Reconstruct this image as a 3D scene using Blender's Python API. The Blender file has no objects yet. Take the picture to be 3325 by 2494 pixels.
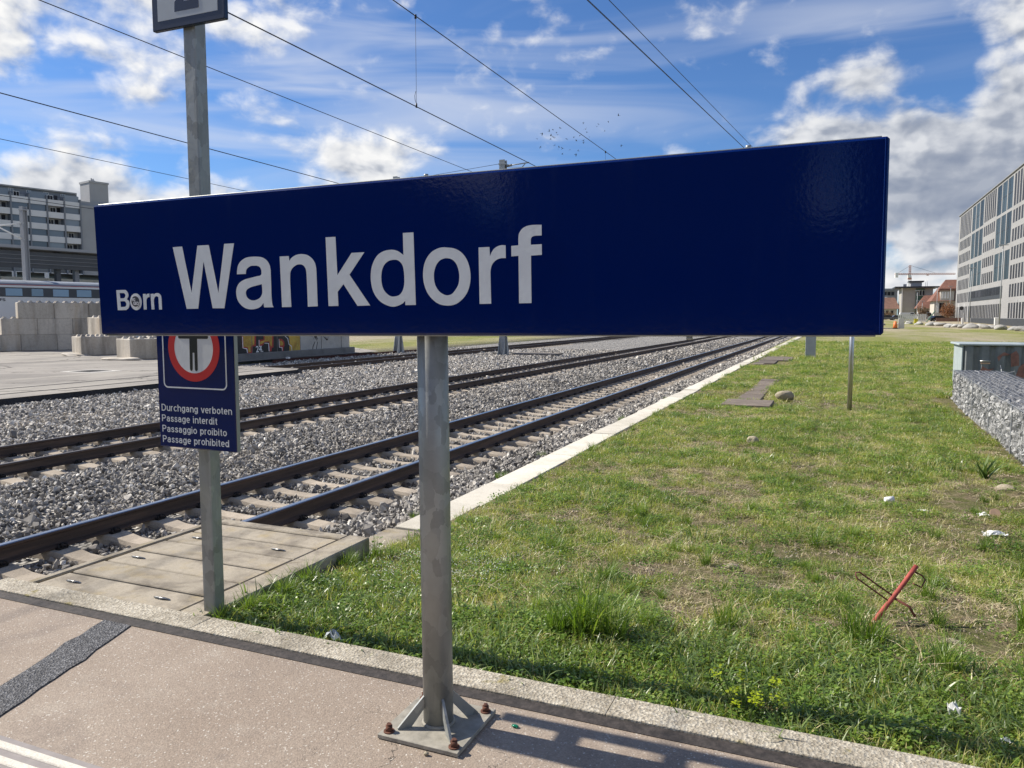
import bpy, bmesh, math, random
import numpy as np
from mathutils import Vector, Matrix, Euler

random.seed(7); RNG = np.random.default_rng(11)
R = math.radians
scene = bpy.context.scene
COL = scene.collection
# World axes: X to the right across the tracks, Y along the tracks, Z up, platform surface at z = 0.

# ------------------------------------------------------------------ camera
cam_d = bpy.data.cameras.new('camera'); cam = bpy.data.objects.new('camera', cam_d); COL.objects.link(cam)
cam.location = (0, 0, 1.60)
cam.rotation_euler = (R(90 - 5.0), 0, R(22.8))
cam_d.sensor_fit = 'HORIZONTAL'; cam_d.sensor_width = 36.0
cam_d.lens = 36.0 * 1662.0 / 2212.0
cam_d.clip_start = 0.05; cam_d.clip_end = 5000
scene.camera = cam

# ------------------------------------------------------------------ sun, sky, exposure
SUN_EL = 40.5; SHADOW_ANG = 2.2
to_sun = Vector((-math.cos(R(SUN_EL)) * math.cos(R(SHADOW_ANG)), -math.cos(R(SUN_EL)) * math.sin(R(SHADOW_ANG)), math.sin(R(SUN_EL))))
sd = bpy.data.lights.new('sun', 'SUN'); sd.energy = 5.0; sd.angle = R(0.53); sd.color = (1.0, 0.93, 0.82)
sun = bpy.data.objects.new('sun', sd); COL.objects.link(sun)
sun.location = (-30, 0, 30); sun.rotation_euler = (-to_sun).to_track_quat('-Z', 'Y').to_euler()
scene.view_settings.view_transform = 'Standard'; scene.view_settings.look = 'None'
scene.view_settings.gamma = 1.0; scene.view_settings.use_curve_mapping = False
scene.view_settings.exposure = 0.55
SKY_STRENGTH = 0.075
scene.cycles.max_bounces = 6; scene.cycles.diffuse_bounces = 3; scene.cycles.glossy_bounces = 3; scene.cycles.transmission_bounces = 4; scene.cycles.transparent_max_bounces = 4

class NT:
    """small helper to wire shader nodes"""
    def __init__(s, tree): s.t = tree; s.N = tree.nodes; s.L = tree.links
    def new(s, typ, **kw):
        n = s.N.new(typ)
        for k, v in kw.items(): setattr(n, k, v)
        return n
    def put(s, sock, v):
        if v is None: return
        if isinstance(v, bpy.types.NodeSocket): s.L.new(v, sock)
        else: sock.default_value = v
    def m(s, op, a, b=None, c=None, clamp=False):
        n = s.new('ShaderNodeMath', operation=op); n.use_clamp = clamp
        s.put(n.inputs[0], a); s.put(n.inputs[1], b); s.put(n.inputs[2], c); return n.outputs[0]
    def vm(s, op, a, b=None, sc=None):
        n = s.new('ShaderNodeVectorMath', operation=op)
        s.put(n.inputs[0], a); s.put(n.inputs[1], b)
        if sc is not None: s.put(n.inputs['Scale'], sc)
        return n.outputs['Value'] if op in ('DOT_PRODUCT', 'LENGTH', 'DISTANCE') else n.outputs[0]
    def noise(s, vec, scale, detail=4, rough=0.55, dist=0.0, lac=2.0, color=False, dims='3D'):
        n = s.new('ShaderNodeTexNoise'); n.noise_dimensions = dims; s.put(n.inputs['Vector'], vec); n.inputs['Scale'].default_value = scale
        n.inputs['Detail'].default_value = detail; n.inputs['Roughness'].default_value = rough
        n.inputs['Distortion'].default_value = dist; n.inputs['Lacunarity'].default_value = lac
        return n.outputs['Color'] if color else n.outputs['Fac']
    def voro(s, vec, scale, feature='F1', out='Distance', rnd=1.0, dims='3D'):
        n = s.new('ShaderNodeTexVoronoi', feature=feature); n.voronoi_dimensions = dims; s.put(n.inputs['Vector'], vec); n.inputs['Scale'].default_value = scale
        n.inputs['Randomness'].default_value = rnd
        return n.outputs[out]
    def ramp(s, fac, stops, interp='LINEAR'):
        n = s.new('ShaderNodeValToRGB'); s.put(n.inputs[0], fac); cr = n.color_ramp; cr.interpolation = interp
        while len(cr.elements) < len(stops): cr.elements.new(0.5)
        for e, (p, c) in zip(cr.elements, stops):
            e.position = p; e.color = (c[0], c[1], c[2], 1) if not isinstance(c, (int, float)) else (c, c, c, 1)
        return n.outputs[0]
    def mix(s, fac, a, b, blend='MIX'):
        n = s.new('ShaderNodeMix', data_type='RGBA', blend_type=blend)
        s.put(n.inputs[0], fac)
        for i, v in ((6, a), (7, b)):
            if isinstance(v, tuple) and len(v) == 3: v = (*v, 1)
            s.put(n.inputs[i], v)
        return n.outputs[2]
    def ss(s, v, lo, hi, a=0.0, b=1.0):
        n = s.new('ShaderNodeMapRange', interpolation_type='SMOOTHSTEP'); s.put(n.inputs[0], v)
        n.inputs[1].default_value = lo; n.inputs[2].default_value = hi; n.inputs[3].default_value = a; n.inputs[4].default_value = b
        return n.outputs[0]
    def lin(s, v, lo, hi, a=0.0, b=1.0):
        n = s.new('ShaderNodeMapRange'); s.put(n.inputs[0], v)
        n.inputs[1].default_value = lo; n.inputs[2].default_value = hi; n.inputs[3].default_value = a; n.inputs[4].default_value = b
        return n.outputs[0]
    def mapping(s, vec, scale=(1, 1, 1), rot=(0, 0, 0), loc=(0, 0, 0)):
        n = s.new('ShaderNodeMapping'); s.put(n.inputs[0], vec)
        n.inputs['Scale'].default_value = scale; n.inputs['Rotation'].default_value = rot; n.inputs['Location'].default_value = loc
        return n.outputs[0]
    def comb(s, x, y, z):
        n = s.new('ShaderNodeCombineXYZ'); s.put(n.inputs[0], x); s.put(n.inputs[1], y); s.put(n.inputs[2], z); return n.outputs[0]

def build_world():
    w = bpy.data.worlds.new('World'); scene.world = w; w.use_nodes = True
    w.cycles.sampling_method = 'MANUAL'; w.cycles.sample_map_resolution = 512
    g = NT(w.node_tree); g.N.clear()
    out = g.new('ShaderNodeOutputWorld'); bg = g.new('ShaderNodeBackground'); bg.inputs['Strength'].default_value = SKY_STRENGTH
    g.L.new(bg.outputs[0], out.inputs[0])
    sky = g.new('ShaderNodeTexSky', sky_type='NISHITA'); sky.sun_disc = False
    sky.sun_elevation = R(SUN_EL); sky.sun_rotation = math.atan2(to_sun.x, to_sun.y) % (2 * math.pi)
    sky.altitude = 550; sky.air_density = 1.0; sky.dust_density = 0.35; sky.ozone_density = 3.0
    tc = g.new('ShaderNodeTexCoord'); d = tc.outputs['Generated']
    sx = g.new('ShaderNodeSeparateXYZ'); g.L.new(d, sx.inputs[0])
    az = g.m('MULTIPLY', g.m('ARCTAN2', sx.outputs[0], sx.outputs[1]), 57.29578)
    el = g.m('MULTIPLY', g.m('ARCSINE', sx.outputs[2]), 57.29578)
    # domain in degrees, warped so that edges billow
    dom = g.comb(az, g.m('MULTIPLY', el, 1.55), 0.0)
    wn = g.noise(dom, 0.20, 2, 0.5, color=True, dims='2D')
    warp = g.vm('SCALE', g.vm('SUBTRACT', wn, (0.5, 0.5, 0.5)), sc=1.5)
    p = g.vm('ADD', dom, warp)
    big = g.m('MULTIPLY', g.noise(p, 0.11, 1, 0.5, dims='2D'), 0.45)
    def field(vec, det):
        w = g.m('MULTIPLY_ADD', g.voro(vec, 0.55, dims='2D'), -0.16, big)          # rounded heads
        return g.m('MULTIPLY_ADD', g.noise(vec, 0.26, det, 0.555, dims='2D'), 0.82, g.m('ADD', w, 0.05))
    n0 = field(p, 6)
    n1 = field(g.vm('ADD', p, (-0.55, 0.95, 0.0)), 3)     # a step towards the sun (left and up)
    ae = g.comb(az, el, 0.0)
    # coverage: a broken spring sky with cloud banks where they stand in the sky
    def blob(a0, e0, ra, re, wgt):
        n = g.new('ShaderNodeVectorMath', operation='MULTIPLY_ADD'); g.L.new(ae, n.inputs[0])
        n.inputs[1].default_value = (1.0 / ra, 1.0 / re, 0); n.inputs[2].default_value = (-a0 / ra, -e0 / re, 0)
        return g.m('MULTIPLY', g.m('POWER', 0.36788, g.vm('DOT_PRODUCT', n.outputs[0], n.outputs[0])), wgt)
    blobs = CLOUD_BLOBS
    cov = None
    for b in blobs:
        v = blob(*b); cov = v if cov is None else g.m('ADD', cov, v)
    # rest of the sky: scattered cumulus from a coarse noise
    far = g.m('MULTIPLY', g.ss(g.noise(dom, 0.035, 1, 0.5, dims='2D'), 0.45, 0.7), 0.30)
    infr = g.ss(g.m('ABSOLUTE', g.m('ADD', az, 22.8)), 38.0, 55.0)
    cov = g.m('ADD', cov, g.m('MULTIPLY', far, infr))
    dens = g.m('ADD', cov, g.m('SUBTRACT', n0, 0.69))
    alpha = g.ss(dens, -0.03, 0.40)
    thick = g.ss(dens, 0.12, 0.75)
    lit = g.m('ADD', g.m('MULTIPLY', g.m('SUBTRACT', n0, n1), 1.9), 0.74, clamp=True)
    grey = g.m('ADD', blob(6.5, 7.6, 8.0, 3.4, 1.0), blob(11.0, 13.0, 5.0, 4.0, 0.5), clamp=True)
    grey = g.m('ADD', grey, g.m('ADD', blob(-52, 7.2, 8.0, 1.8, 0.45), blob(1.5, 14.2, 5.0, 2.6, 0.55)), clamp=True)
    lit = g.m('SUBTRACT', lit, g.m('MULTIPLY', thick, 0.14), clamp=True)
    lit = g.m('MULTIPLY', lit, g.m('SUBTRACT', 1.0, g.m('MULTIPLY', grey, 0.62)), clamp=True)
    cc = g.ramp(lit, [(0.0, (0.19, 0.24, 0.35)), (0.30, (0.36, 0.40, 0.485)), (0.60, (0.70, 0.72, 0.76)), (1.0, (1.0, 0.99, 0.97))])
    cc = g.vm('SCALE', cc, sc=9.4)
    # thin streaky cirrus
    st = g.mapping(dom, scale=(0.07, 0.42, 1), rot=(0, 0, R(-16)))
    ci = g.ss(g.noise(st, 0.62, 4, 0.48, 0.6, dims='2D'), 0.34, 0.82)
    cim = blob(-27, 16, 17, 6, 1.0)
    cim = g.m('ADD', cim, g.m('ADD', blob(2, 19, 9, 3, 0.8), blob(-49, 15, 14, 6, 0.9)), clamp=True)
    ci = g.m('MULTIPLY', ci, g.m('ADD', g.m('MULTIPLY', cim, 0.50), 0.06), clamp=True)
    tint = g.mix(1.0, sky.outputs[0], (0.60, 0.84, 1.15), 'MULTIPLY')
    s1 = g.mix(ci, tint, (7.0, 7.3, 8.0))
    s2 = g.mix(alpha, s1, cc)
    g.L.new(s2, bg.inputs['Color'])

CLOUD_BLOBS = [
    (-52, 19.5, 9, 3.0, 0.37), (-44, 21.0, 8, 2.2, 0.28), (-57, 16.0, 3.6, 2.0, 0.28), (-50, 16.2, 5, 1.2, 0.16),
    (-53, 8.2, 8.0, 2.3, 0.50), (-46, 6.8, 6, 1.5, 0.34),
    (-33.5, 11.2, 4.2, 2.0, 0.52), (-36, 8.2, 7, 1.4, 0.25),
    (-47.5, 14.2, 3.0, 0.7, 0.18),
    (-0.5, 11.9, 5.2, 1.15, 0.56), (5.0, 11.2, 3.6, 1.7, 0.42), (1.2, 15.3, 2.6, 1.4, 0.40),
    (10.5, 16.5, 3.2, 4.2, 0.52), (12.0, 11.5, 5.0, 3.0, 0.45), (7.0, 8.6, 6.0, 2.2, 0.62), (5.9, 4.7, 2.3, 0.75, 0.46), (6.0, 2.4, 9, 1.5, 0.50), (9.5, 6.0, 4, 1.6, 0.40), (3.2, 7.0, 3.4, 2.6, 0.46),
    (-20, 5.6, 30, 2.0, 0.24), (-22, 22.2, 3, 0.6, 0.20),
    (-150, 14, 30, 8, 0.30), (110, 18, 28, 7, 0.34), (60, 9, 22, 5, 0.34), (-100, 26, 20, 6, 0.22), (170, 40, 40, 12, 0.25),
]
build_world()
# ------------------------------------------------------------------ mesh helpers
ORG = {}
def link(o): COL.objects.link(o); return o
def tag(o, label=None, cat=None, group=None, kind=None):
    for k, v in (('label', label), ('category', cat), ('group', group), ('kind', kind)):
        if v: o[k] = v
    return o
def thing(name, label, cat, loc=(0, 0, 0), group=None):
    o = bpy.data.objects.new(name, None); o.empty_display_size = 0.2; link(o); o.location = loc
    ORG[o.name] = Vector(loc); return tag(o, label, cat, group)

class MB:
    def __init__(s): s.v = []; s.f = []; s.mi = []; s.T = None; s.cur = 0; s.sm = []; s.smooth = False
    def frame(s, o, ex, ey=None, ez=(0, 0, 1)):
        ex = Vector(ex).normalized(); ez = Vector(ez).normalized(); ey = Vector(ey).normalized() if ey else ez.cross(ex).normalized()
        m = Matrix((ex, ey, ez)).transposed().to_4x4(); m.translation = Vector(o); s.T = m; return s
    def add(s, vs, fs):
        k = len(s.v)
        if s.T is not None: vs = [tuple(s.T @ Vector(p)) for p in vs]
        s.v.extend(vs)
        for f in fs: s.f.append(tuple(i + k for i in f)); s.mi.append(s.cur); s.sm.append(s.smooth)
        return s
    def box(s, x0, x1, y0, y1, z0, z1, b=0.0):
        if b <= 0:
            vs = [(x, y, z) for z in (z0, z1) for y in (y0, y1) for x in (x0, x1)]
            return s.add(vs, [(0, 2, 3, 1), (4, 5, 7, 6), (0, 1, 5, 4), (2, 6, 7, 3), (0, 4, 6, 2), (1, 3, 7, 5)])
        lo = (x0, y0, z0); hi = (x1, y1, z1); vs = []; idx = {}
        for c in [(i, j, k) for i in (0, 1) for j in (0, 1) for k in (0, 1)]:
            for ax in range(3):
                q = []
                for a in range(3):
                    base = hi[a] if c[a] else lo[a]
                    q.append(base if a == ax else base + (-b if c[a] else b))
                idx[(c, ax)] = len(vs); vs.append(tuple(q))
        fs = []
        for ax in range(3):
            a1, a2 = [a for a in range(3) if a != ax]
            for sd in (0, 1):
                loop = []
                for (p, q) in ((0, 0), (1, 0), (1, 1), (0, 1)):
                    c = [0, 0, 0]; c[ax] = sd; c[a1] = p; c[a2] = q; loop.append(idx[(tuple(c), ax)])
                if (sd == 1) != (ax != 1): loop.reverse()
                fs.append(tuple(loop))
            for p in (0, 1):
                for q in (0, 1):
                    c0 = [0, 0, 0]; c1 = [0, 0, 0]; c0[ax] = 0; c1[ax] = 1
                    c0[a1] = c1[a1] = p; c0[a2] = c1[a2] = q; c0 = tuple(c0); c1 = tuple(c1)
                    fs.append((idx[(c0, a1)], idx[(c1, a1)], idx[(c1, a2)], idx[(c0, a2)]))
        for c in [(i, j, k) for i in (0, 1) for j in (0, 1) for k in (0, 1)]:
            fs.append((idx[(c, 0)], idx[(c, 1)], idx[(c, 2)]))
        return s.add(vs, fs)
    def prism(s, poly, h0, h1, axis='z'):
        """poly in the plane normal to axis: z:(x,y) y:(x,z) x:(y,z)"""
        def P(a, b, h): return (a, b, h) if axis == 'z' else ((a, h, b) if axis == 'y' else (h, a, b))
        n = len(poly)
        vs = [P(a, b, h0) for a, b in poly] + [P(a, b, h1) for a, b in poly]
        fs = [tuple(range(n)), tuple(range(2 * n - 1, n - 1, -1))] + [(i, i + n, (i + 1) % n + n, (i + 1) % n) for i in range(n)]
        return s.add(vs, fs)
    def tube(s, path, r, n=8, caps=True, radii=None):
        path = [Vector(p) for p in path]; k = len(path); rings = []
        prev = None
        vs = []
        for i, p in enumerate(path):
            t = (path[min(i + 1, k - 1)] - path[max(i - 1, 0)]).normalized()
            ref = Vector((0, 0, 1)) if abs(t.z) < 0.9 else Vector((1, 0, 0))
            if prev is not None: ref = prev
            a = (ref - t * ref.dot(t)).normalized(); b = t.cross(a); prev = a
            rr = radii[i] if radii else r
            for j in range(n):
                th = 2 * math.pi * j / n; q = p + (a * math.cos(th) + b * math.sin(th)) * rr; vs.append(tuple(q))
        fs = [(i * n + j, i * n + (j + 1) % n, (i + 1) * n + (j + 1) % n, (i + 1) * n + j) for i in range(k - 1) for j in range(n)]
        sm = s.smooth; s.smooth = n > 5; s.add(vs, fs); s.smooth = False
        if caps:
            kk = len(s.v) - len(vs); s.f += [tuple(kk + j for j in range(n))[::-1], tuple(kk + (k - 1) * n + j for j in range(n))]
            s.mi += [s.cur] * 2; s.sm += [False] * 2
        s.smooth = sm; return s
    def rod(s, p0, p1, r, n=8): return s.tube([p0, p1], r, n)
    def bar(s, p0, p1, w, h, up=(0, 0, 1)):
        """rectangular bar between two points"""
        p0, p1 = Vector(p0), Vector(p1); t = (p1 - p0).normalized(); u = Vector(up)
        if abs(t.dot(u)) > 0.95: u = Vector((1, 0, 0))
        a = t.cross(u).normalized() * (w / 2); b = a.cross(t).normalized() * (h / 2)
        vs = [tuple(q) for p in (p0, p1) for q in (p - a - b, p + a - b, p + a + b, p - a + b)]
        return s.add(vs, [(3, 2, 1, 0), (4, 5, 6, 7), (0, 1, 5, 4), (1, 2, 6, 5), (2, 3, 7, 6), (3, 0, 4, 7)])
    def blob(s, c, r, seed=0, sub=2, rough=0.25, flat=1.0):
        bm = bmesh.new(); bmesh.ops.create_icosphere(bm, subdivisions=sub, radius=1.0)
        rg = random.Random(seed); ph = [(rg.uniform(.8, 2.6), rg.uniform(0, 6), Vector((rg.gauss(0, 1), rg.gauss(0, 1), rg.gauss(0, 1))).normalized()) for _ in range(7)]
        vs = []
        for v in bm.verts:
            q = 1 + sum(math.sin(v.co.dot(d) * w * 2 + a) for w, a, d in ph) / 7 * rough * 2
            vs.append((c[0] + v.co.x * q * r[0], c[1] + v.co.y * q * r[1], c[2] + v.co.z * q * r[2] * flat))
        fs = [tuple(x.index for x in f.verts) for f in bm.faces]; bm.free()
        sm = s.smooth; s.smooth = True; s.add(vs, fs); s.smooth = sm; return s
    def mesh(s, name, mats, org=Vector((0, 0, 0))):
        me = bpy.data.meshes.new(name); o = org
        me.from_pydata([(p[0] - o[0], p[1] - o[1], p[2] - o[2]) for p in s.v], [], s.f); 
        for m in (mats if isinstance(mats, (list, tuple)) else [mats]): me.materials.append(m)
        me.polygons.foreach_set('material_index', s.mi); me.polygons.foreach_set('use_smooth', s.sm)
        me.update(); return me
    def obj(s, name, mats, parent=None, fix=True):
        org = ORG.get(parent.name, Vector((0, 0, 0))) if parent else Vector((0, 0, 0))
        me = s.mesh(name, mats, org)
        if fix:
            bm = bmesh.new(); bm.from_mesh(me); bmesh.ops.recalc_face_normals(bm, faces=bm.faces); bm.to_mesh(me); bm.free()
        o = bpy.data.objects.new(name, me); link(o); o.parent = parent; ORG[o.name] = org; return o

def catmull(pts, sub=5):
    """closed contour; points flagged with a third value are sharp corners"""
    n = len(pts); out = []
    P = lambda i: np.array(pts[i % n][:2], float)
    C = lambda i: len(pts[i % n]) > 2
    for i in range(n):
        p0, p1, p2, p3 = P(i - 1), P(i), P(i + 1), P(i + 2)
        if C(i) and C(i + 1): out.append(p1); continue
        if C(i): p0 = 2 * p1 - p2 if False else p1
        if C(i + 1): p3 = p2
        for k in range(sub):
            t = k / sub
            out.append(0.5 * ((2 * p1) + (-p0 + p2) * t + (2 * p0 - 5 * p1 + 4 * p2 - p3) * t * t + (-p0 + 3 * p1 - 3 * p2 + p3) * t ** 3))
    return out

def fill2d(name, contours, mat, parent, origin, ex, ey, depth=0.001):
    """flat lettering or paint: closed contours (with holes) filled, lying on a plane, as a thin raised sheet"""
    cu = bpy.data.curves.new(name, 'CURVE'); cu.dimensions = '2D'; cu.fill_mode = 'BOTH'; cu.extrude = depth / 2
    for c in contours:
        sp = cu.splines.new('POLY'); sp.points.add(len(c) - 1); sp.use_cyclic_u = True
        for p, q in zip(sp.points, c): p.co = (q[0], q[1], 0, 1)
    return curve_to_part(cu, name, mat, parent, origin, ex, ey)

def curve_to_part(cu, name, mat, parent, origin, ex, ey, fit=None):
    tmp = bpy.data.objects.new(name + '_c', cu); COL.objects.link(tmp)
    dg = bpy.context.evaluated_depsgraph_get(); me = bpy.data.meshes.new_from_object(tmp.evaluated_get(dg))
    bpy.data.objects.remove(tmp); bpy.data.curves.remove(cu)
    if fit:
        xs = [v.co.x for v in me.vertices]; ys = [v.co.y for v in me.vertices]
        x0, x1 = min(xs), max(xs); sx = fit[0] / (x1 - x0); sy = fit[1]
        for v in me.vertices: v.co.x = (v.co.x - x0) * sx; v.co.y *= sy
    ex = Vector(ex).normalized(); ey = Vector(ey).normalized(); ez = ex.cross(ey)
    m = Matrix((ex, ey, ez)).transposed().to_4x4(); m.translation = Vector(origin) - ORG[parent.name]
    me.transform(m); me.name = name; me.materials.clear(); me.materials.append(mat)
    o = bpy.data.objects.new(name, me); link(o); o.parent = parent; ORG[o.name] = ORG[parent.name]; return o

def text(name, body, mat, parent, origin, ex, ey, width, capheight, bold=0.02, depth=0.001):
    cu = bpy.data.curves.new(name, 'FONT'); cu.body = body; cu.size = 1.0; cu.offset = bold; cu.extrude = depth / 2
    return curve_to_part(cu, name, mat, parent, origin, ex, ey, fit=(width, capheight / 0.70))

def copy_tree(o, parent=None, loc=None):
    c = o.copy(); link(c); c.parent = parent
    if loc is not None: c.location = loc
    for ch in list(o.children): copy_tree(ch, c)
    return c

# ------------------------------------------------------------------ scatter of small pieces (ballast, grass) as one object
def scatter(name, pts, rot, scl, idx, protos, label, cat, parent=None, rnd=None):
    col = bpy.data.collections.new(name + '_pieces')
    for o in protos: col.objects.link(o)
    me = bpy.data.meshes.new(name); me.vertices.add(len(pts)); me.vertices.foreach_set('co', np.asarray(pts, np.float32).ravel())
    for nm, typ, arr, key in (('rot', 'FLOAT_VECTOR', rot, 'vector'), ('scl', 'FLOAT_VECTOR', scl, 'vector'), ('idx', 'INT', idx, 'value'), ('rnd', 'FLOAT', rnd, 'value')):
        if arr is None: continue
        a = me.attributes.new(nm, typ, 'POINT'); a.data.foreach_set(key, np.ascontiguousarray(arr, np.int32 if typ == 'INT' else np.float32).ravel())
    o = bpy.data.objects.new(name, me); link(o); o.parent = parent
    t = bpy.data.node_groups.new(name, 'GeometryNodeTree')
    t.interface.new_socket('Geometry', in_out='INPUT', socket_type='NodeSocketGeometry'); t.interface.new_socket('Geometry', in_out='OUTPUT', socket_type='NodeSocketGeometry')
    N, L = t.nodes, t.links
    gi = N.new('NodeGroupInput'); go = N.new('NodeGroupOutput'); iop = N.new('GeometryNodeInstanceOnPoints'); ci = N.new('GeometryNodeCollectionInfo')
    ci.inputs['Collection'].default_value = col; ci.inputs['Separate Children'].default_value = True; ci.inputs['Reset Children'].default_value = True
    def at(nm, typ):
        n = N.new('GeometryNodeInputNamedAttribute'); n.data_type = typ; n.inputs['Name'].default_value = nm; return n.outputs[0]
    m2p = N.new('GeometryNodeMeshToPoints')
    L.new(gi.outputs[0], m2p.inputs['Mesh']); L.new(m2p.outputs[0], iop.inputs['Points']); L.new(ci.outputs[0], iop.inputs['Instance'])
    iop.inputs['Pick Instance'].default_value = True
    L.new(at('idx', 'INT'), iop.inputs['Instance Index']); L.new(at('scl', 'FLOAT_VECTOR'), iop.inputs['Scale'])
    e2r = N.new('FunctionNodeEulerToRotation'); L.new(at('rot', 'FLOAT_VECTOR'), e2r.inputs[0]); L.new(e2r.outputs[0], iop.inputs['Rotation'])
    L.new(iop.outputs[0], go.inputs[0])
    md = o.modifiers.new('scatter', 'NODES'); md.node_group = t
    tag(o, label, cat, None, 'stuff'); return o
def proto(name, mb, mat, attr=None):
    me = mb.mesh(name, mat)
    if attr is not None:
        a = me.attributes.new('shade', 'FLOAT', 'FACE'); a.data.foreach_set('value', np.array(attr, np.float32))
    return bpy.data.objects.new(name, me)

def vnoise(x, y, s, seed=0):
    """smooth value noise for placing things"""
    x = np.asarray(x, float) * s; y = np.asarray(y, float) * s
    xi = np.floor(x).astype(int); yi = np.floor(y).astype(int); fx = x - xi; fy = y - yi
    def hsh(a, b): 
        q = (a * 374761393 + b * 668265263 + seed * 974711) & 0x7fffffff; q = ((q ^ (q >> 13)) * 1274126177) & 0x7fffffff
        return ((q ^ (q >> 16)) & 0xffff) / 65535.0
    fx = fx * fx * (3 - 2 * fx); fy = fy * fy * (3 - 2 * fy)
    return (hsh(xi, yi) * (1 - fx) + hsh(xi + 1, yi) * fx) * (1 - fy) + (hsh(xi, yi + 1) * (1 - fx) + hsh(xi + 1, yi + 1) * fx) * fy
def sstep(x, a, b): t = np.clip((np.asarray(x, float) - a) / (b - a), 0, 1); return t * t * (3 - 2 * t)
def in_view(x, y, m=2.5):
    """wedge in front of the camera with a margin for nearby viewpoints"""
    return (x < 0.20 * y + m) & (x > -1.52 * y - m) & (y > 0)

# ------------------------------------------------------------------ plain grotesque lettering drawn with strokes
def arc(cx, cy, rx, ry, a0, a1, n=14): return [(cx + rx * math.cos(R(a0 + (a1 - a0) * i / n)), cy + ry * math.sin(R(a0 + (a1 - a0) * i / n))) for i in range(n + 1)]
XH = .475; RX = .165
STROKES = {
    'n': (.45, [[(.05, -.05), (.05, XH + .05)], [(.05, .25)] + arc(.215, .31, .165, .165, 165, 0) + [(.38, -.05)]]),
    'h': (.45, [[(.05, -.05), (.05, .72)], [(.05, .25)] + arc(.215, .31, .165, .165, 165, 0) + [(.38, -.05)]]),
    'u': (.45, [[(.38, -.05), (.38, XH + .05)], [(.05, XH + .05)] + arc(.215, .165, .165, .165, 180, 345)]),
    'r': (.29, [[(.05, -.05), (.05, XH + .05)], [(.05, .25)] + arc(.20, .31, .15, .165, 165, 80)]),
    'o': (.45, [arc(.215, .2375, .17, .2375, 0, 360, 26)]),
    'c': (.42, [arc(.215, .2375, .17, .2375, 42, 318, 22)]),
    'e': (.44, [arc(.215, .2375, .17, .2375, 0, 312, 24), [(.05, .245), (.385, .245)]]),
    'd': (.46, [arc(.20, .2375, .155, .2375, 0, 360, 26), [(.375, -.05), (.375, .72)]]),
    'b': (.46, [arc(.225, .2375, .155, .2375, 0, 360, 26), [(.05, -.05), (.05, .72)]]),
    'p': (.46, [arc(.225, .2375, .155, .2375, 0, 360, 26), [(.05, -.23), (.05, XH + .05)]]),
    'g': (.46, [arc(.20, .2375, .155, .2375, 0, 360, 26), [(.375, XH + .05)] + arc(.205, -.02, .17, .15, 0, -150, 12)]),
    'a': (.44, [arc(.20, .33, .14, .145, 165, 0, 12) + [(.34, .03), (.36, -.02)], arc(.19, .145, .14, .145, 0, 360, 20)]),
    's': (.40, [[(.33, .36), (.28, .44), (.19, .475), (.10, .445), (.065, .365), (.10, .29), (.20, .245), (.30, .19), (.335, .11), (.29, .03), (.195, 0), (.09, .03), (.045, .12)]]),
    't': (.26, [[(.11, .66), (.11, .09), (.14, .015), (.23, 0)], [(0, XH), (.23, XH)]]),
    'i': (.16, [[(.05, -.05), (.05, XH + .05)], [(.05, .62), (.05, .72)]]),
    'v': (.42, [[(.02, XH + .05), (.20, -.03)], [(.20, -.03), (.38, XH + .05)]]),
    'D': (.60, [[(.06, -.05), (.06, .72)], [(.06, .67), (.25, .67)] + arc(.25, .335, .26, .335, 90, -90, 16) + [(.06, 0)]]),
    'P': (.54, [[(.06, -.05), (.06, .72)], [(.06, .67), (.27, .67)] + arc(.27, .49, .18, .18, 90, -90, 12) + [(.06, .31)]]),
    ' ': (.24, []),
}
def stroke_text(name, body, m, parent, origin, ex, ey, width, cap, sw=.105):
    mb = MB(); x = 0.0; lay = 0; quads = []
    for ch in body:
        adv, ss_ = STROKES[ch]
        for st in ss_:
            L_, R_ = [], []; n = len(st); closed = n > 4 and math.hypot(st[0][0] - st[-1][0], st[0][1] - st[-1][1]) < 1e-4
            for i, (px, py) in enumerate(st):
                a = st[i - 1] if i else (st[-2] if closed else st[0]); b = st[i + 1] if i < n - 1 else (st[1] if closed else st[-1])
                tx, ty = b[0] - a[0], b[1] - a[1]; l = math.hypot(tx, ty) or 1; nx, ny = -ty / l * sw / 2, tx / l * sw / 2
                L_.append((x + px + nx, py + ny)); R_.append((x + px - nx, py - ny))
            quads.append((L_, R_))
        x += adv + .065
    x -= .065; sx = width / x; sy = cap / .72
    ex = Vector(ex); ey = Vector(ey); ez = ex.cross(ey); o = Vector(origin)
    for k, (L_, R_) in enumerate(quads):
        d = ez * (.0004 + .00006 * (k % 5)); n = len(L_)
        P = lambda q: tuple(o + ex * (q[0] * sx) + ey * (q[1] * sy) + d)
        mb.add([P(q) for q in L_] + [P(q) for q in R_], [(i, i + 1, n + i + 1, n + i) for i in range(n - 1)])
    return mb.obj(name, m, parent)
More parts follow.
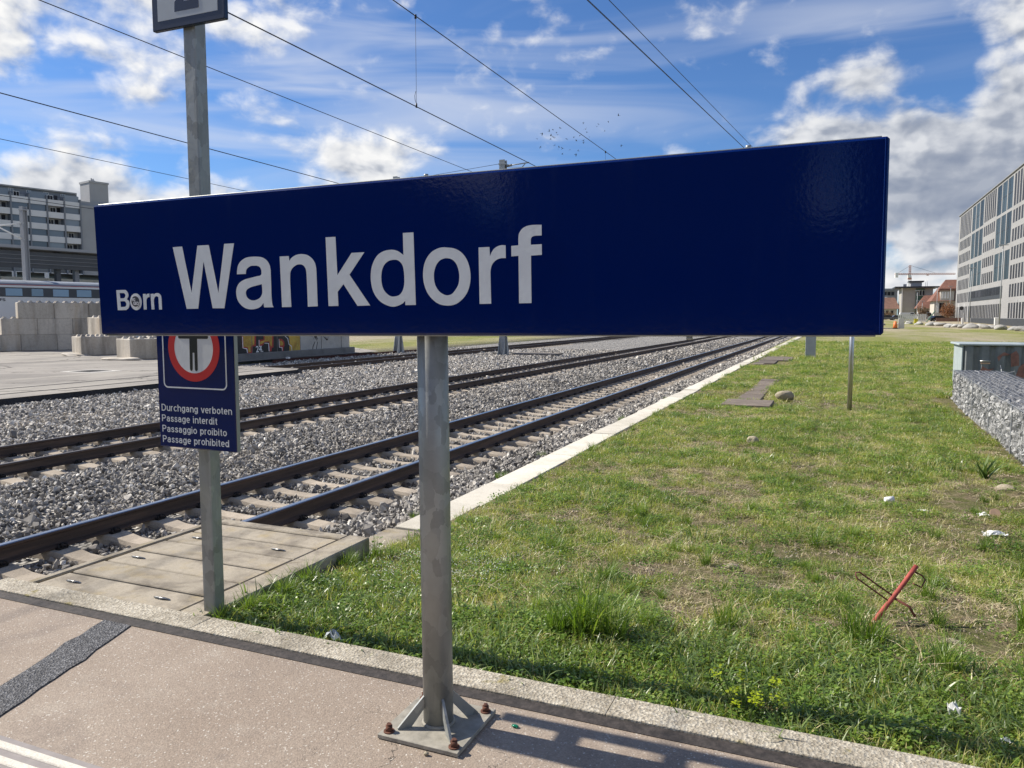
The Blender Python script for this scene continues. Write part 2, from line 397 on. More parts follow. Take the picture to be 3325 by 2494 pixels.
# ------------------------------------------------------------------ materials
MATS = {}
def mat(name, fn):
    m = bpy.data.materials.new(name); m.use_nodes = True; g = NT(m.node_tree)
    b = g.N['Principled BSDF']; fn(g, b); MATS[name] = m; return m
def geo(g): return g.new('ShaderNodeNewGeometry').outputs['Position']
def objc(g): return g.new('ShaderNodeTexCoord').outputs['Object']
def orand(g): return g.new('ShaderNodeObjectInfo').outputs['Random']
def bump(g, b, h, dist=0.01, strength=1.0):
    n = g.new('ShaderNodeBump'); n.inputs['Distance'].default_value = dist; n.inputs['Strength'].default_value = strength
    g.put(n.inputs['Height'], h); g.L.new(n.outputs[0], b.inputs['Normal'])
def setp(b, **kw):
    for k, v in kw.items():
        b.inputs[k.replace('_', ' ')].default_value = (*v, 1) if isinstance(v, tuple) else v
def plain(name, col, rough=0.6, metal=0.0, var=0.12, scale=6.0, spec=None, bmp=0.0):
    def fn(g, b):
        p = geo(g); n = g.noise(p, scale, 5, 0.6)
        k = g.lin(n, 0.3, 0.7, 1 - var, 1 + var)
        c = g.vm('SCALE', tuple(col), sc=k); g.L.new(c, b.inputs['Base Color'])
        setp(b, Roughness=rough, Metallic=metal)
        if spec is not None: b.inputs['Specular IOR Level'].default_value = spec
        if bmp: bump(g, b, n, bmp)
    return mat(name, fn)

def concrete(name, base, dark, warm=None, scale=1.0, stain=0.5, rough=0.85, agg=120.0, bmp=0.004, vertical=False, rnd=0.12):
    def fn(g, b):
        p = geo(g)
        pv = g.mapping(p, scale=(1, 1, 0.16)) if vertical else p
        big = g.noise(pv, 1.6 * scale, 5, 0.6, 0.3); mid = g.noise(p, 9 * scale, 6, 0.65); fine = g.noise(p, agg, 3, 0.7)
        c = g.mix(g.ss(big, 0.42, 0.70, 0, stain), base, dark)
        if warm: c = g.mix(g.ss(g.noise(pv, 2.3 * scale, 4, 0.6, 0.2), 0.5, 0.75, 0, 0.75), c, warm)
        c = g.mix(g.ss(mid, 0.45, 0.75, 0, 0.35), c, dark)
        k = g.lin(fine, 0.3, 0.7, 0.80, 1.18); k = g.m('MULTIPLY', k, g.lin(orand(g), 0, 1, 1 - rnd, 1 + rnd))
        g.L.new(g.vm('SCALE', c, sc=k), b.inputs['Base Color']); setp(b, Roughness=rough)
        b.inputs['Specular IOR Level'].default_value = 0.3
        bump(g, b, g.m('ADD', g.m('MULTIPLY', fine, 0.5), mid), bmp)
    return mat(name, fn)

def m_asphalt(g, b):
    p = geo(g)
    big = g.noise(p, 0.9, 4, 0.55, 0.4); mid = g.noise(p, 5, 6, 0.7); grit = g.voro(p, 130, out='Distance'); gc = g.voro(p, 185, out='Color')
    c = g.mix(g.ss(big, 0.35, 0.7), (0.272, 0.217, 0.170), (0.322, 0.264, 0.211))
    c = g.mix(g.ss(mid, 0.5, 0.75, 0, 0.45), c, (0.385, 0.338, 0.282))
    c = g.mix(g.ss(g.noise(p, 2.3, 4, 0.55, 0.6), 0.54, 0.72, 0, 0.55), c, (0.205, 0.165, 0.136))
    sp = g.new('ShaderNodeSeparateColor'); g.L.new(gc, sp.inputs[0])
    k = g.lin(sp.outputs[0], 0, 1, 0.82, 1.15)
    c = g.vm('SCALE', c, sc=k)
    c = g.mix(g.ss(sp.outputs[1], 0.965, 0.985), c, (0.52, 0.48, 0.42))       # pale chippings
    c = g.mix(g.ss(g.noise(p, 3.3, 3, 0.5), 0.66, 0.80, 0, 0.6), c, (0.12, 0.10, 0.092))
    # hair cracks
    w = g.vm('ADD', p, g.vm('SCALE', g.noise(p, 6, 4, 0.6, color=True), sc=0.25))
    cr = g.voro(w, 2.6, 'DISTANCE_TO_EDGE'); crk = g.ss(cr, 0.001, 0.004, 1, 0)
    crk = g.m('MULTIPLY', crk, g.ss(g.vm('DISTANCE', p, (-1.35, 2.32, 0.0)), 0.10, 0.55, 1, 0))
    c = g.mix(g.m('MULTIPLY', crk, 0.75), c, (0.05, 0.045, 0.04))
    g.L.new(c, b.inputs['Base Color']); setp(b, Roughness=0.82); b.inputs['Specular IOR Level'].default_value = 0.35
    bump(g, b, g.m('SUBTRACT', g.m('ADD', g.m('MULTIPLY', grit, 0.6), g.m('MULTIPLY', g.noise(p, 260, 2, 0.6), 0.6)), g.m('MULTIPLY', crk, 2.5)), 0.0022)
M_asphalt = mat('asphalt_brown', m_asphalt)
def m_patch(g, b):
    p = geo(g); gc = g.voro(p, 115, out='Color'); sp = g.new('ShaderNodeSeparateColor'); g.L.new(gc, sp.inputs[0])
    c = g.ramp(sp.outputs[0], [(0, (0.028, 0.028, 0.031)), (0.6, (0.075, 0.075, 0.08)), (1, (0.20, 0.20, 0.205))])
    g.L.new(c, b.inputs['Base Color']); setp(b, Roughness=0.75); bump(g, b, g.voro(p, 115), 0.008)
M_patch = mat('asphalt_patch_dark', m_patch)
def m_joint(g, b):
    p = geo(g); n = g.noise(p, 25, 5, 0.7); c = g.mix(g.ss(n, 0.35, 0.75), (0.022, 0.018, 0.016), (0.065, 0.053, 0.047))
    g.L.new(c, b.inputs['Base Color']); setp(b, Roughness=0.8); bump(g, b, n, 0.006)
M_joint = mat('bitumen_joint', m_joint)
def m_kerb(g, b):
    p = geo(g); n = g.noise(p, 2.2, 5, 0.65); f = g.noise(p, 95, 4, 0.75); v = g.voro(p, 75, out='Color'); sp = g.new('ShaderNodeSeparateColor'); g.L.new(v, sp.inputs[0])
    c = g.ramp(sp.outputs[0], [(0, (0.30, 0.262, 0.20)), (0.45, (0.42, 0.375, 0.295)), (1, (0.56, 0.515, 0.42))])
    c = g.mix(g.ss(n, 0.46, 0.70, 0, 0.65), c, (0.17, 0.145, 0.105))
    c = g.mix(g.ss(g.noise(p, 4.3, 4, 0.6), 0.62, 0.70, 0, 0.8), c, (0.23, 0.19, 0.055))   # moss and lichen
    g.L.new(c, b.inputs['Base Color']); setp(b, Roughness=0.9); bump(g, b, g.m('ADD', f, g.voro(p, 75)), 0.006)
M_kerb = mat('kerb_washed_concrete', m_kerb)
M_pit = concrete('pit_concrete', (0.33, 0.29, 0.225), (0.12, 0.10, 0.08), (0.27, 0.215, 0.115), 2.6, 0.85, agg=170)
M_slabc = concrete('pit_slab_concrete', (0.36, 0.315, 0.245), (0.14, 0.118, 0.092), (0.34, 0.27, 0.15), 2.2, 0.85, agg=200)
M_trough = concrete('trough_concrete', (0.64, 0.60, 0.51), (0.42, 0.38, 0.30), None, 1.2, 0.4, bmp=0.003)
M_sleeper = concrete('sleeper_concrete', (0.42, 0.36, 0.285), (0.24, 0.20, 0.155), None, 1.8, 0.6, agg=90)
M_block = concrete('block_concrete', (0.50, 0.46, 0.40), (0.22, 0.195, 0.165), (0.38, 0.305, 0.22), 0.75, 0.85, agg=40, vertical=True, rnd=0.16)
M_wallc = concrete('wall_concrete', (0.52, 0.50, 0.46), (0.36, 0.34, 0.31), None, 0.6, 0.6, agg=40)
M_foot = concrete('footing_concrete', (0.21, 0.205, 0.195), (0.12, 0.115, 0.11), None, 0.6, 0.6, agg=40)
def m_pave(g, b):
    p = geo(g); ps = g.mapping(p, scale=(0.55, 0.10, 1), rot=(0, 0, R(20))); big = g.noise(p, 0.25, 5, 0.6, 0.5); stk = g.noise(ps, 1.0, 6, 0.65); mid = g.noise(p, 3.0, 6, 0.7)
    c = g.mix(g.ss(big, 0.38, 0.66), (0.31, 0.288, 0.258), (0.215, 0.20, 0.182)); c = g.mix(g.ss(stk, 0.48, 0.68, 0, 0.75), c, (0.37, 0.345, 0.30)); c = g.mix(g.ss(mid, 0.55, 0.75, 0, 0.5), c, (0.15, 0.14, 0.128))
    w = g.vm('ADD', p, g.vm('SCALE', g.noise(p, 1.2, 4, 0.6, color=True), sc=1.3)); e_ = g.ss(g.voro(w, 0.17, 'DISTANCE_TO_EDGE'), 0.004, 0.016, 1, 0)
    c = g.mix(g.m('MULTIPLY', e_, 0.65), c, (0.06, 0.055, 0.05)); g.L.new(c, b.inputs['Base Color']); setp(b, Roughness=0.9); b.inputs['Specular IOR Level'].default_value = 0.2; bump(g, b, g.m('ADD', mid, big), 0.03)
M_pave = mat('yard_paving', m_pave)
M_padside = plain('paving_edge_asphalt', (0.022, 0.021, 0.021), 0.9, var=0.4, scale=14, bmp=0.05)
M_fac = concrete('facade_concrete', (0.285, 0.285, 0.285), (0.235, 0.235, 0.235), None, 0.08, 0.5, agg=4, bmp=0.002, rnd=0.0)
M_manhole = concrete('manhole_cover', (0.20, 0.175, 0.15), (0.11, 0.10, 0.09), None, 1.0, 0.6, agg=60)

def m_galv(g, b):
    p = geo(g); pv = g.mapping(p, scale=(1, 1, 0.62)); w = g.vm('ADD', pv, g.vm('SCALE', g.noise(pv, 22, 3, 0.6, color=True), sc=0.05))
    v = g.voro(w, 21, out='Color'); sp = g.new('ShaderNodeSeparateColor'); g.L.new(v, sp.inputs[0]); n = g.noise(p, 7, 5, 0.65)
    k = g.m('ADD', g.lin(sp.outputs[0], 0, 1, 0.80, 1.16), g.lin(n, 0.3, 0.7, -0.10, 0.10))
    c = g.vm('SCALE', (0.295, 0.305, 0.295), sc=k)
    stv = g.mapping(p, scale=(60, 60, 2.0)); c = g.mix(g.ss(g.noise(stv, 1.0, 3, 0.6), 0.58, 0.75, 0, 0.25), c, (0.46, 0.46, 0.44))
    g.L.new(c, b.inputs['Base Color']); setp(b, Metallic=0.55); g.L.new(g.lin(sp.outputs[1], 0, 1, 0.42, 0.60), b.inputs['Roughness'])
    bump(g, b, n, 0.002)
M_galv = mat('galvanised_steel', m_galv)
M_plate = plain('weathered_base_plate', (0.30, 0.28, 0.235), 0.75, 0.15, 0.3, 18, bmp=0.003)
M_rust = plain('rusty_iron', (0.13, 0.055, 0.035), 0.9, 0.1, 0.5, 60, bmp=0.004)
M_steel = plain('stainless_tube', (0.50, 0.49, 0.46), 0.35, 0.9, 0.15, 3)
M_mast = plain('mast_grey_steel', (0.33, 0.35, 0.36), 0.55, 0.3, 0.12, 2)
M_wire = plain('overhead_wire', (0.025, 0.024, 0.03), 0.5, 0.4, 0.1, 2)
M_insul = plain('insulator_grey', (0.25, 0.25, 0.24), 0.4, 0.0, 0.1, 2)

def m_blue(g, b):
    p = geo(g); n = g.noise(p, 70, 3, 0.5); big = g.noise(p, 6, 2, 0.5)
    sp = g.voro(p, 7.0); f2 = g.noise(p, 3.0, 3, 0.6); chip = g.m('MULTIPLY', g.ss(sp, 0.016, 0.028, 1, 0), g.ss(f2, 0.48, 0.56))
    smear = g.mapping(p, scale=(14, 14, 1.2)); dust = g.ss(g.noise(smear, 1.0, 4, 0.6), 0.55, 0.85, 0, 0.03)
    cc = g.mix(dust, (0.0002, 0.0100, 0.092), (0.08, 0.10, 0.14)); g.L.new(g.mix(g.m('MULTIPLY', chip, 0.7), cc, (0.5, 0.52, 0.55)), b.inputs['Base Color']); g.L.new(g.lin(dust, 0, 0.03, 0.08, 0.16), b.inputs['Roughness']); b.inputs['Specular IOR Level'].default_value = 0.32
    bump(g, b, g.m('ADD', n, g.m('MULTIPLY', big, 1.5)), 0.00022)
M_blue = mat('sign_enamel_blue', m_blue)
def m_white(g, b):
    p = geo(g); n = g.noise(p, 55, 3, 0.5); k = g.lin(g.noise(p, 12, 4, 0.6), 0.3, 0.7, 0.95, 1.04)
    g.L.new(g.vm('SCALE', (0.66, 0.70, 0.72), sc=k), b.inputs['Base Color']); setp(b, Roughness=0.4); bump(g, b, n, 0.0006)
M_letter = mat('sign_letter_white', m_white)
M_signback = plain('sign_edge_aluminium', (0.30, 0.31, 0.30), 0.45, 0.6, 0.1, 5)
M_navy = plain('plate_navy', (0.006, 0.018, 0.055), 0.25, 0, 0.1, 5)
M_greypl = plain('plate_pale_grey', (0.42, 0.45, 0.47), 0.35, 0.1, 0.06, 9)
M_red = plain('sign_red', (0.50, 0.030, 0.035), 0.3, 0, 0.05, 5)
M_black = plain('sign_black', (0.010, 0.012, 0.015), 0.35, 0, 0.1, 5)
M_stick_w = plain('sticker_white', (0.75, 0.75, 0.76), 0.5, 0, 0.05, 5)
M_stick_d = plain('sticker_dark', (0.035, 0.037, 0.05), 0.5, 0, 0.1, 5)

def m_railside(g, b):
    p = geo(g); pl = g.mapping(p, scale=(8, 0.7, 14)); n = g.noise(pl, 1.0, 5, 0.65); f = g.noise(p, 40, 4, 0.7)
    c = g.mix(g.ss(n, 0.35, 0.7), (0.050, 0.035, 0.028), (0.115, 0.078, 0.058)); c = g.mix(g.ss(f, 0.55, 0.75, 0, 0.4), c, (0.13, 0.10, 0.08))
    g.L.new(c, b.inputs['Base Color']); setp(b, Roughness=0.75, Metallic=0.15); bump(g, b, f, 0.002)
M_railside = mat('rail_side_rust', m_railside)
M_railtop = plain('rail_head_polished', (0.40, 0.41, 0.43), 0.28, 0.95, 0.15, 4)
M_railtop2 = plain('rail_head_dull', (0.14, 0.125, 0.115), 0.5, 0.6, 0.15, 4)
M_rustrail = plain('rail_red_rust', (0.085, 0.032, 0.024), 0.85, 0.1, 0.3, 5)
M_clip = plain('rail_clip_black', (0.02, 0.018, 0.018), 0.6, 0.5, 0.2, 9)

def m_ballast(g, b):
    p = geo(g); v = g.voro(p, 17, out='Color'); sp = g.new('ShaderNodeSeparateColor'); g.L.new(v, sp.inputs[0])
    c = g.ramp(sp.outputs[0], [(0, (0.09, 0.085, 0.08)), (0.35, (0.24, 0.228, 0.21)), (0.8, (0.40, 0.38, 0.345)), (1, (0.56, 0.53, 0.48))])
    c = g.mix(g.ss(g.voro(p, 17), 0.45, 0.8, 0, 0.8), c, (0.035, 0.032, 0.03))
    g.L.new(c, b.inputs['Base Color']); setp(b, Roughness=0.85); bump(g, b, g.voro(p, 17), 0.05)
M_ballast = mat('ballast_bed', m_ballast)
def m_stone(g, b):
    r = orand(g); p = geo(g); n = g.noise(p, 45, 4, 0.7); zone = g.noise(p, 0.55, 3, 0.5)
    c = g.ramp(r, [(0, (0.075, 0.070, 0.065)), (0.35, (0.19, 0.178, 0.162)), (0.75, (0.34, 0.318, 0.286)), (0.93, (0.48, 0.45, 0.40)), (1, (0.68, 0.65, 0.59))])
    c = g.mix(g.ss(zone, 0.48, 0.70, 0, 0.40), c, (0.36, 0.32, 0.265))
    sx = g.new('ShaderNodeSeparateXYZ'); g.L.new(p, sx.inputs[0]); st = None
    for xr in (-7.07, -5.565, -12.45, -10.95):
        q = g.ss(g.m('ABSOLUTE', g.m('SUBTRACT', sx.outputs[0], xr)), 0.12, 0.55, 1, 0); st = q if st is None else g.m('MAXIMUM', st, q)
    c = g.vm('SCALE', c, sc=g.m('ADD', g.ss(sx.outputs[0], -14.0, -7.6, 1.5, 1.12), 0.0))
    c = g.mix(g.m('MULTIPLY', st, 0.42), c, (0.13, 0.096, 0.072))      # brake dust beside the rails
    c = g.vm('SCALE', c, sc=g.lin(n, 0.3, 0.7, 0.82, 1.2)); g.L.new(c, b.inputs['Base Color']); setp(b, Roughness=0.85); b.inputs['Specular IOR Level'].default_value = 0.3
M_stone = mat('ballast_stone', m_stone)

def m_ground(g, b):
    p = geo(g); n = g.noise(p, 0.5, 6, 0.6, 0.3); n2 = g.noise(p, 4, 6, 0.7); f = g.noise(p, 30, 5, 0.75)
    pl = g.mapping(p, scale=(0.05, 0.013, 1)); far = g.noise(pl, 1.0, 5, 0.62)
    c = g.mix(g.ss(n2, 0.38, 0.66), (0.125, 0.140, 0.042), (0.245, 0.198, 0.125))
    c = g.mix(g.ss(n, 0.5, 0.72, 0, 0.6), c, (0.27, 0.205, 0.140))
    sx = g.new('ShaderNodeSeparateXYZ'); g.L.new(p, sx.inputs[0])
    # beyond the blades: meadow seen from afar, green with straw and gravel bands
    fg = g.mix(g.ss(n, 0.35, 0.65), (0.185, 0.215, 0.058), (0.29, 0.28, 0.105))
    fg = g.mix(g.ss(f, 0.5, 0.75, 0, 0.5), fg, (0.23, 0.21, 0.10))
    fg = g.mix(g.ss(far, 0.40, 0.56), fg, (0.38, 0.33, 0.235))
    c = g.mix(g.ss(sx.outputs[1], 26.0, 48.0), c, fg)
    c = g.vm('SCALE', c, sc=g.lin(f, 0.25, 0.75, 0.6, 1.35))
    g.L.new(c, b.inputs['Base Color']); setp(b, Roughness=0.95); b.inputs['Specular IOR Level'].default_value = 0.1
    bump(g, b, g.m('ADD', f, n2), 0.05)
M_ground = mat('meadow_soil', m_ground)

def leafmat(name, stops, trans=0.40, rough=0.38):
    def fn(g, b):
        a = g.new('ShaderNodeAttribute', attribute_name='shade', attribute_type='GEOMETRY').outputs['Fac']
        zone = g.noise(geo(g), 0.9, 3, 0.5)
        k = g.m('ADD', g.m('ADD', g.m('MULTIPLY', a, 0.70), g.m('MULTIPLY', orand(g), 0.26)), g.lin(zone, 0.35, 0.65, -0.08, 0.16), clamp=True)
        c = g.ramp(k, stops); g.L.new(c, b.inputs['Base Color']); setp(b, Roughness=rough); b.inputs['Specular IOR Level'].default_value = 0.6
        tr = g.new('ShaderNodeBsdfTranslucent'); g.L.new(g.mix(1.0, c, (1.25, 1.35, 0.55), 'MULTIPLY'), tr.inputs[0])
        mx = g.new('ShaderNodeMixShader'); mx.inputs[0].default_value = trans
        g.L.new(b.outputs[0], mx.inputs[1]); g.L.new(tr.outputs[0], mx.inputs[2]); g.L.new(mx.outputs[0], g.N['Material Output'].inputs[0])
    return mat(name, fn)
M_grass = leafmat('grass_blades', [(0, (0.070, 0.115, 0.018)), (0.28, (0.215, 0.280, 0.050)), (0.56, (0.385, 0.420, 0.105)), (0.80, (0.52, 0.46, 0.215)), (1, (0.70, 0.61, 0.39))])
M_tuft = leafmat('grass_tuft', [(0, (0.048, 0.100, 0.012)), (0.6, (0.160, 0.250, 0.038)), (1, (0.32, 0.37, 0.11))])
M_wide = leafmat('broad_grass', [(0, (0.055, 0.105, 0.026)), (0.6, (0.165, 0.235, 0.070)), (1, (0.36, 0.42, 0.20))])
M_straw = leafmat('dry_straw', [(0, (0.20, 0.14, 0.08)), (0.5, (0.46, 0.37, 0.225)), (1, (0.72, 0.62, 0.43))], 0.15, 0.8)
M_weed = leafmat('leafy_weed', [(0, (0.060, 0.120, 0.016)), (0.6, (0.18, 0.285, 0.040)), (1, (0.35, 0.43, 0.10))])
M_spurge = leafmat('spurge_bracts', [(0, (0.28, 0.36, 0.015)), (1, (0.52, 0.58, 0.03))], 0.4)
M_flower = plain('petal_white', (0.80, 0.80, 0.76), 0.6, 0, 0.05, 5)
M_twigs = leafmat('bare_twigs', [(0, (0.10, 0.06, 0.035)), (1, (0.22, 0.14, 0.08))], 0.1, 0.9)
M_twigs_r = leafmat('russet_twigs', [(0, (0.14, 0.058, 0.03)), (1, (0.30, 0.135, 0.065))], 0.2, 0.9)
M_crumb = concrete('soil_crumbs', (0.40, 0.335, 0.25), (0.20, 0.155, 0.11), None, 3.0, 0.7, agg=150, rnd=0.3)
M_bark = plain('bark', (0.10, 0.075, 0.055), 0.9, 0, 0.3, 12)

M_rock = concrete('pale_rock', (0.38, 0.33, 0.24), (0.22, 0.19, 0.14), None, 1.5, 0.6, agg=60, bmp=0.02, rnd=0.15)
M_boulder = concrete('boulder', (0.40, 0.39, 0.365), (0.20, 0.19, 0.17), None, 0.5, 0.7, agg=18, bmp=0.05, rnd=0.2)
def m_wood(g, b):
    p = geo(g); pl = g.mapping(p, scale=(3.0, 26, 26)); n = g.noise(pl, 1.0, 6, 0.65, 0.4)
    c = g.ramp(n, [(0.25, (0.055, 0.042, 0.034)), (0.5, (0.155, 0.125, 0.10)), (0.75, (0.29, 0.245, 0.20))])
    c = g.vm('SCALE', c, sc=g.lin(orand(g), 0, 1, 0.75, 1.2)); g.L.new(c, b.inputs['Base Color']); setp(b, Roughness=0.9); bump(g, b, n, 0.01)
M_wood = mat('weathered_timber', m_wood)
M_redp = plain('faded_red_paint', (0.34, 0.062, 0.045), 0.7, 0, 0.3, 30, bmp=0.002)
M_redrod = plain('rusted_red_rod', (0.16, 0.05, 0.034), 0.8, 0, 0.3, 30)
M_paper = plain('white_litter', (0.80, 0.79, 0.77), 0.7, 0, 0.05, 20)
M_beige = plain('beige_litter', (0.55, 0.36, 0.24), 0.7, 0, 0.1, 20)
def m_gglass(g, b): setp(b, Base_Color=(0.01, 0.22, 0.12), Roughness=0.1); b.inputs['Transmission Weight'].default_value = 0.4
M_gglass = mat('green_glass', m_gglass)
M_gabst = concrete('gabion_stone', (0.36, 0.36, 0.355), (0.20, 0.20, 0.20), None, 2.0, 0.5, agg=60, bmp=0.01, rnd=0.2)
M_gabwire = plain('gabion_wire', (0.34, 0.35, 0.37), 0.5, 0.5, 0.15, 9)
M_cont = plain('container_grey', (0.20, 0.215, 0.218), 0.65, 0.1, 0.15, 5)
M_contside = plain('container_blue_grey', (0.37, 0.42, 0.43), 0.5, 0.1, 0.1, 5)
M_graf_o = plain('spray_orange', (0.26, 0.125, 0.095), 0.7, 0, 0.3, 9)
def glassy(name, col, rough=0.06, spec=0.6):
    def fn(g, b):
        k = g.lin(orand(g), 0, 1, 0.6, 1.5); g.L.new(g.vm('SCALE', tuple(col), sc=k), b.inputs['Base Color'])
        setp(b, Roughness=rough); b.inputs['Specular IOR Level'].default_value = spec
    return mat(name, fn)
M_glass_d = glassy('window_glass_dark', (0.034, 0.035, 0.042), 0.45, 0.04)
M_glass_b = glassy('window_glass_bluish', (0.032, 0.044, 0.050), 0.3, 0.05)
M_glass_t = glassy('train_window_glass', (0.13, 0.20, 0.30), 0.08, 0.8)
M_glass_a = glassy('flat_window_glass', (0.15, 0.165, 0.18), 0.1, 0.6)
M_frame_d = plain('dark_metal_frame', (0.035, 0.038, 0.045), 0.5, 0.2, 0.1, 3)
M_twhite = plain('train_white', (0.58, 0.59, 0.60), 0.35, 0, 0.06, 0.7)
M_tgrey = plain('train_roof_grey', (0.22, 0.24, 0.27), 0.5, 0.1, 0.08, 1)
M_tdark = plain('train_band_dark', (0.028, 0.032, 0.045), 0.3, 0, 0.1, 1)
M_tred = plain('train_red_line', (0.30, 0.02, 0.03), 0.35, 0, 0.05, 1)
M_aptw = plain('balcony_white', (0.66, 0.655, 0.65), 0.7, 0, 0.05, 0.5)
M_aptg = plain('building_grey_wall', (0.33, 0.335, 0.345), 0.8, 0, 0.06, 0.3)
M_aptd = plain('building_slate_fin', (0.19, 0.205, 0.23), 0.7, 0, 0.08, 0.5)
M_canopy = plain('canopy_grey', (0.22, 0.225, 0.235), 0.6, 0.1, 0.08, 0.5)
M_canopyd = plain('canopy_dark', (0.075, 0.08, 0.088), 0.7, 0, 0.1, 0.5)
M_canopyw = plain('canopy_edge_white', (0.74, 0.73, 0.70), 0.6, 0, 0.04, 0.5)
M_tile = plain('roof_tile_red', (0.185, 0.085, 0.060), 0.8, 0, 0.25, 1.3)
M_tiled = plain('roof_tile_brown', (0.17, 0.095, 0.072), 0.8, 0, 0.25, 1.3)
M_plast = plain('plaster_beige', (0.46, 0.43, 0.38), 0.85, 0, 0.08, 0.4)
M_plastg = plain('plaster_grey', (0.345, 0.33, 0.30), 0.85, 0, 0.08, 0.4)
M_green = plain('panel_green', (0.05, 0.105, 0.07), 0.6, 0, 0.1, 0.4)
M_crane_r = plain('crane_red', (0.42, 0.21, 0.15), 0.6, 0, 0.1, 0.4)
M_crane_w = plain('crane_white', (0.72, 0.71, 0.68), 0.6, 0, 0.05, 0.4)
M_car_d = plain('car_black', (0.015, 0.016, 0.018), 0.2, 0.2, 0.1, 2)
M_car_w = plain('van_white', (0.72, 0.73, 0.74), 0.3, 0, 0.05, 2)
M_car_g = plain('car_grey', (0.13, 0.14, 0.16), 0.25, 0.3, 0.1, 2)
M_tyre = plain('tyre', (0.014, 0.014, 0.014), 0.8, 0, 0.1, 8)
M_yel = plain('yellow_plastic', (0.62, 0.54, 0.03), 0.5, 0, 0.05, 3)
M_orange = plain('orange_plastic', (0.70, 0.19, 0.05), 0.5, 0, 0.05, 3)
M_g_black = plain('spray_black', (0.014, 0.015, 0.017), 0.55, 0, 0.2, 5)
M_g_yel = concrete('spray_ochre', (0.55, 0.36, 0.08), (0.30, 0.18, 0.05), (0.45, 0.42, 0.12), 1.2, 0.8, agg=30)
M_g_red = plain('spray_red', (0.36, 0.035, 0.025), 0.55, 0, 0.1, 5)
M_g_white = plain('spray_white', (0.72, 0.72, 0.72), 0.6, 0, 0.1, 5)
M_bird = plain('bird_dark', (0.03, 0.03, 0.035), 0.8, 0, 0.1, 5)
M_tactile = concrete('tactile_white', (0.66, 0.62, 0.54), (0.50, 0.46, 0.40), None, 2.5, 0.5, agg=120, rnd=0.0)
M_tacgrey = plain('tactile_bed_grey', (0.26, 0.235, 0.225), 0.8, 0, 0.1, 20)
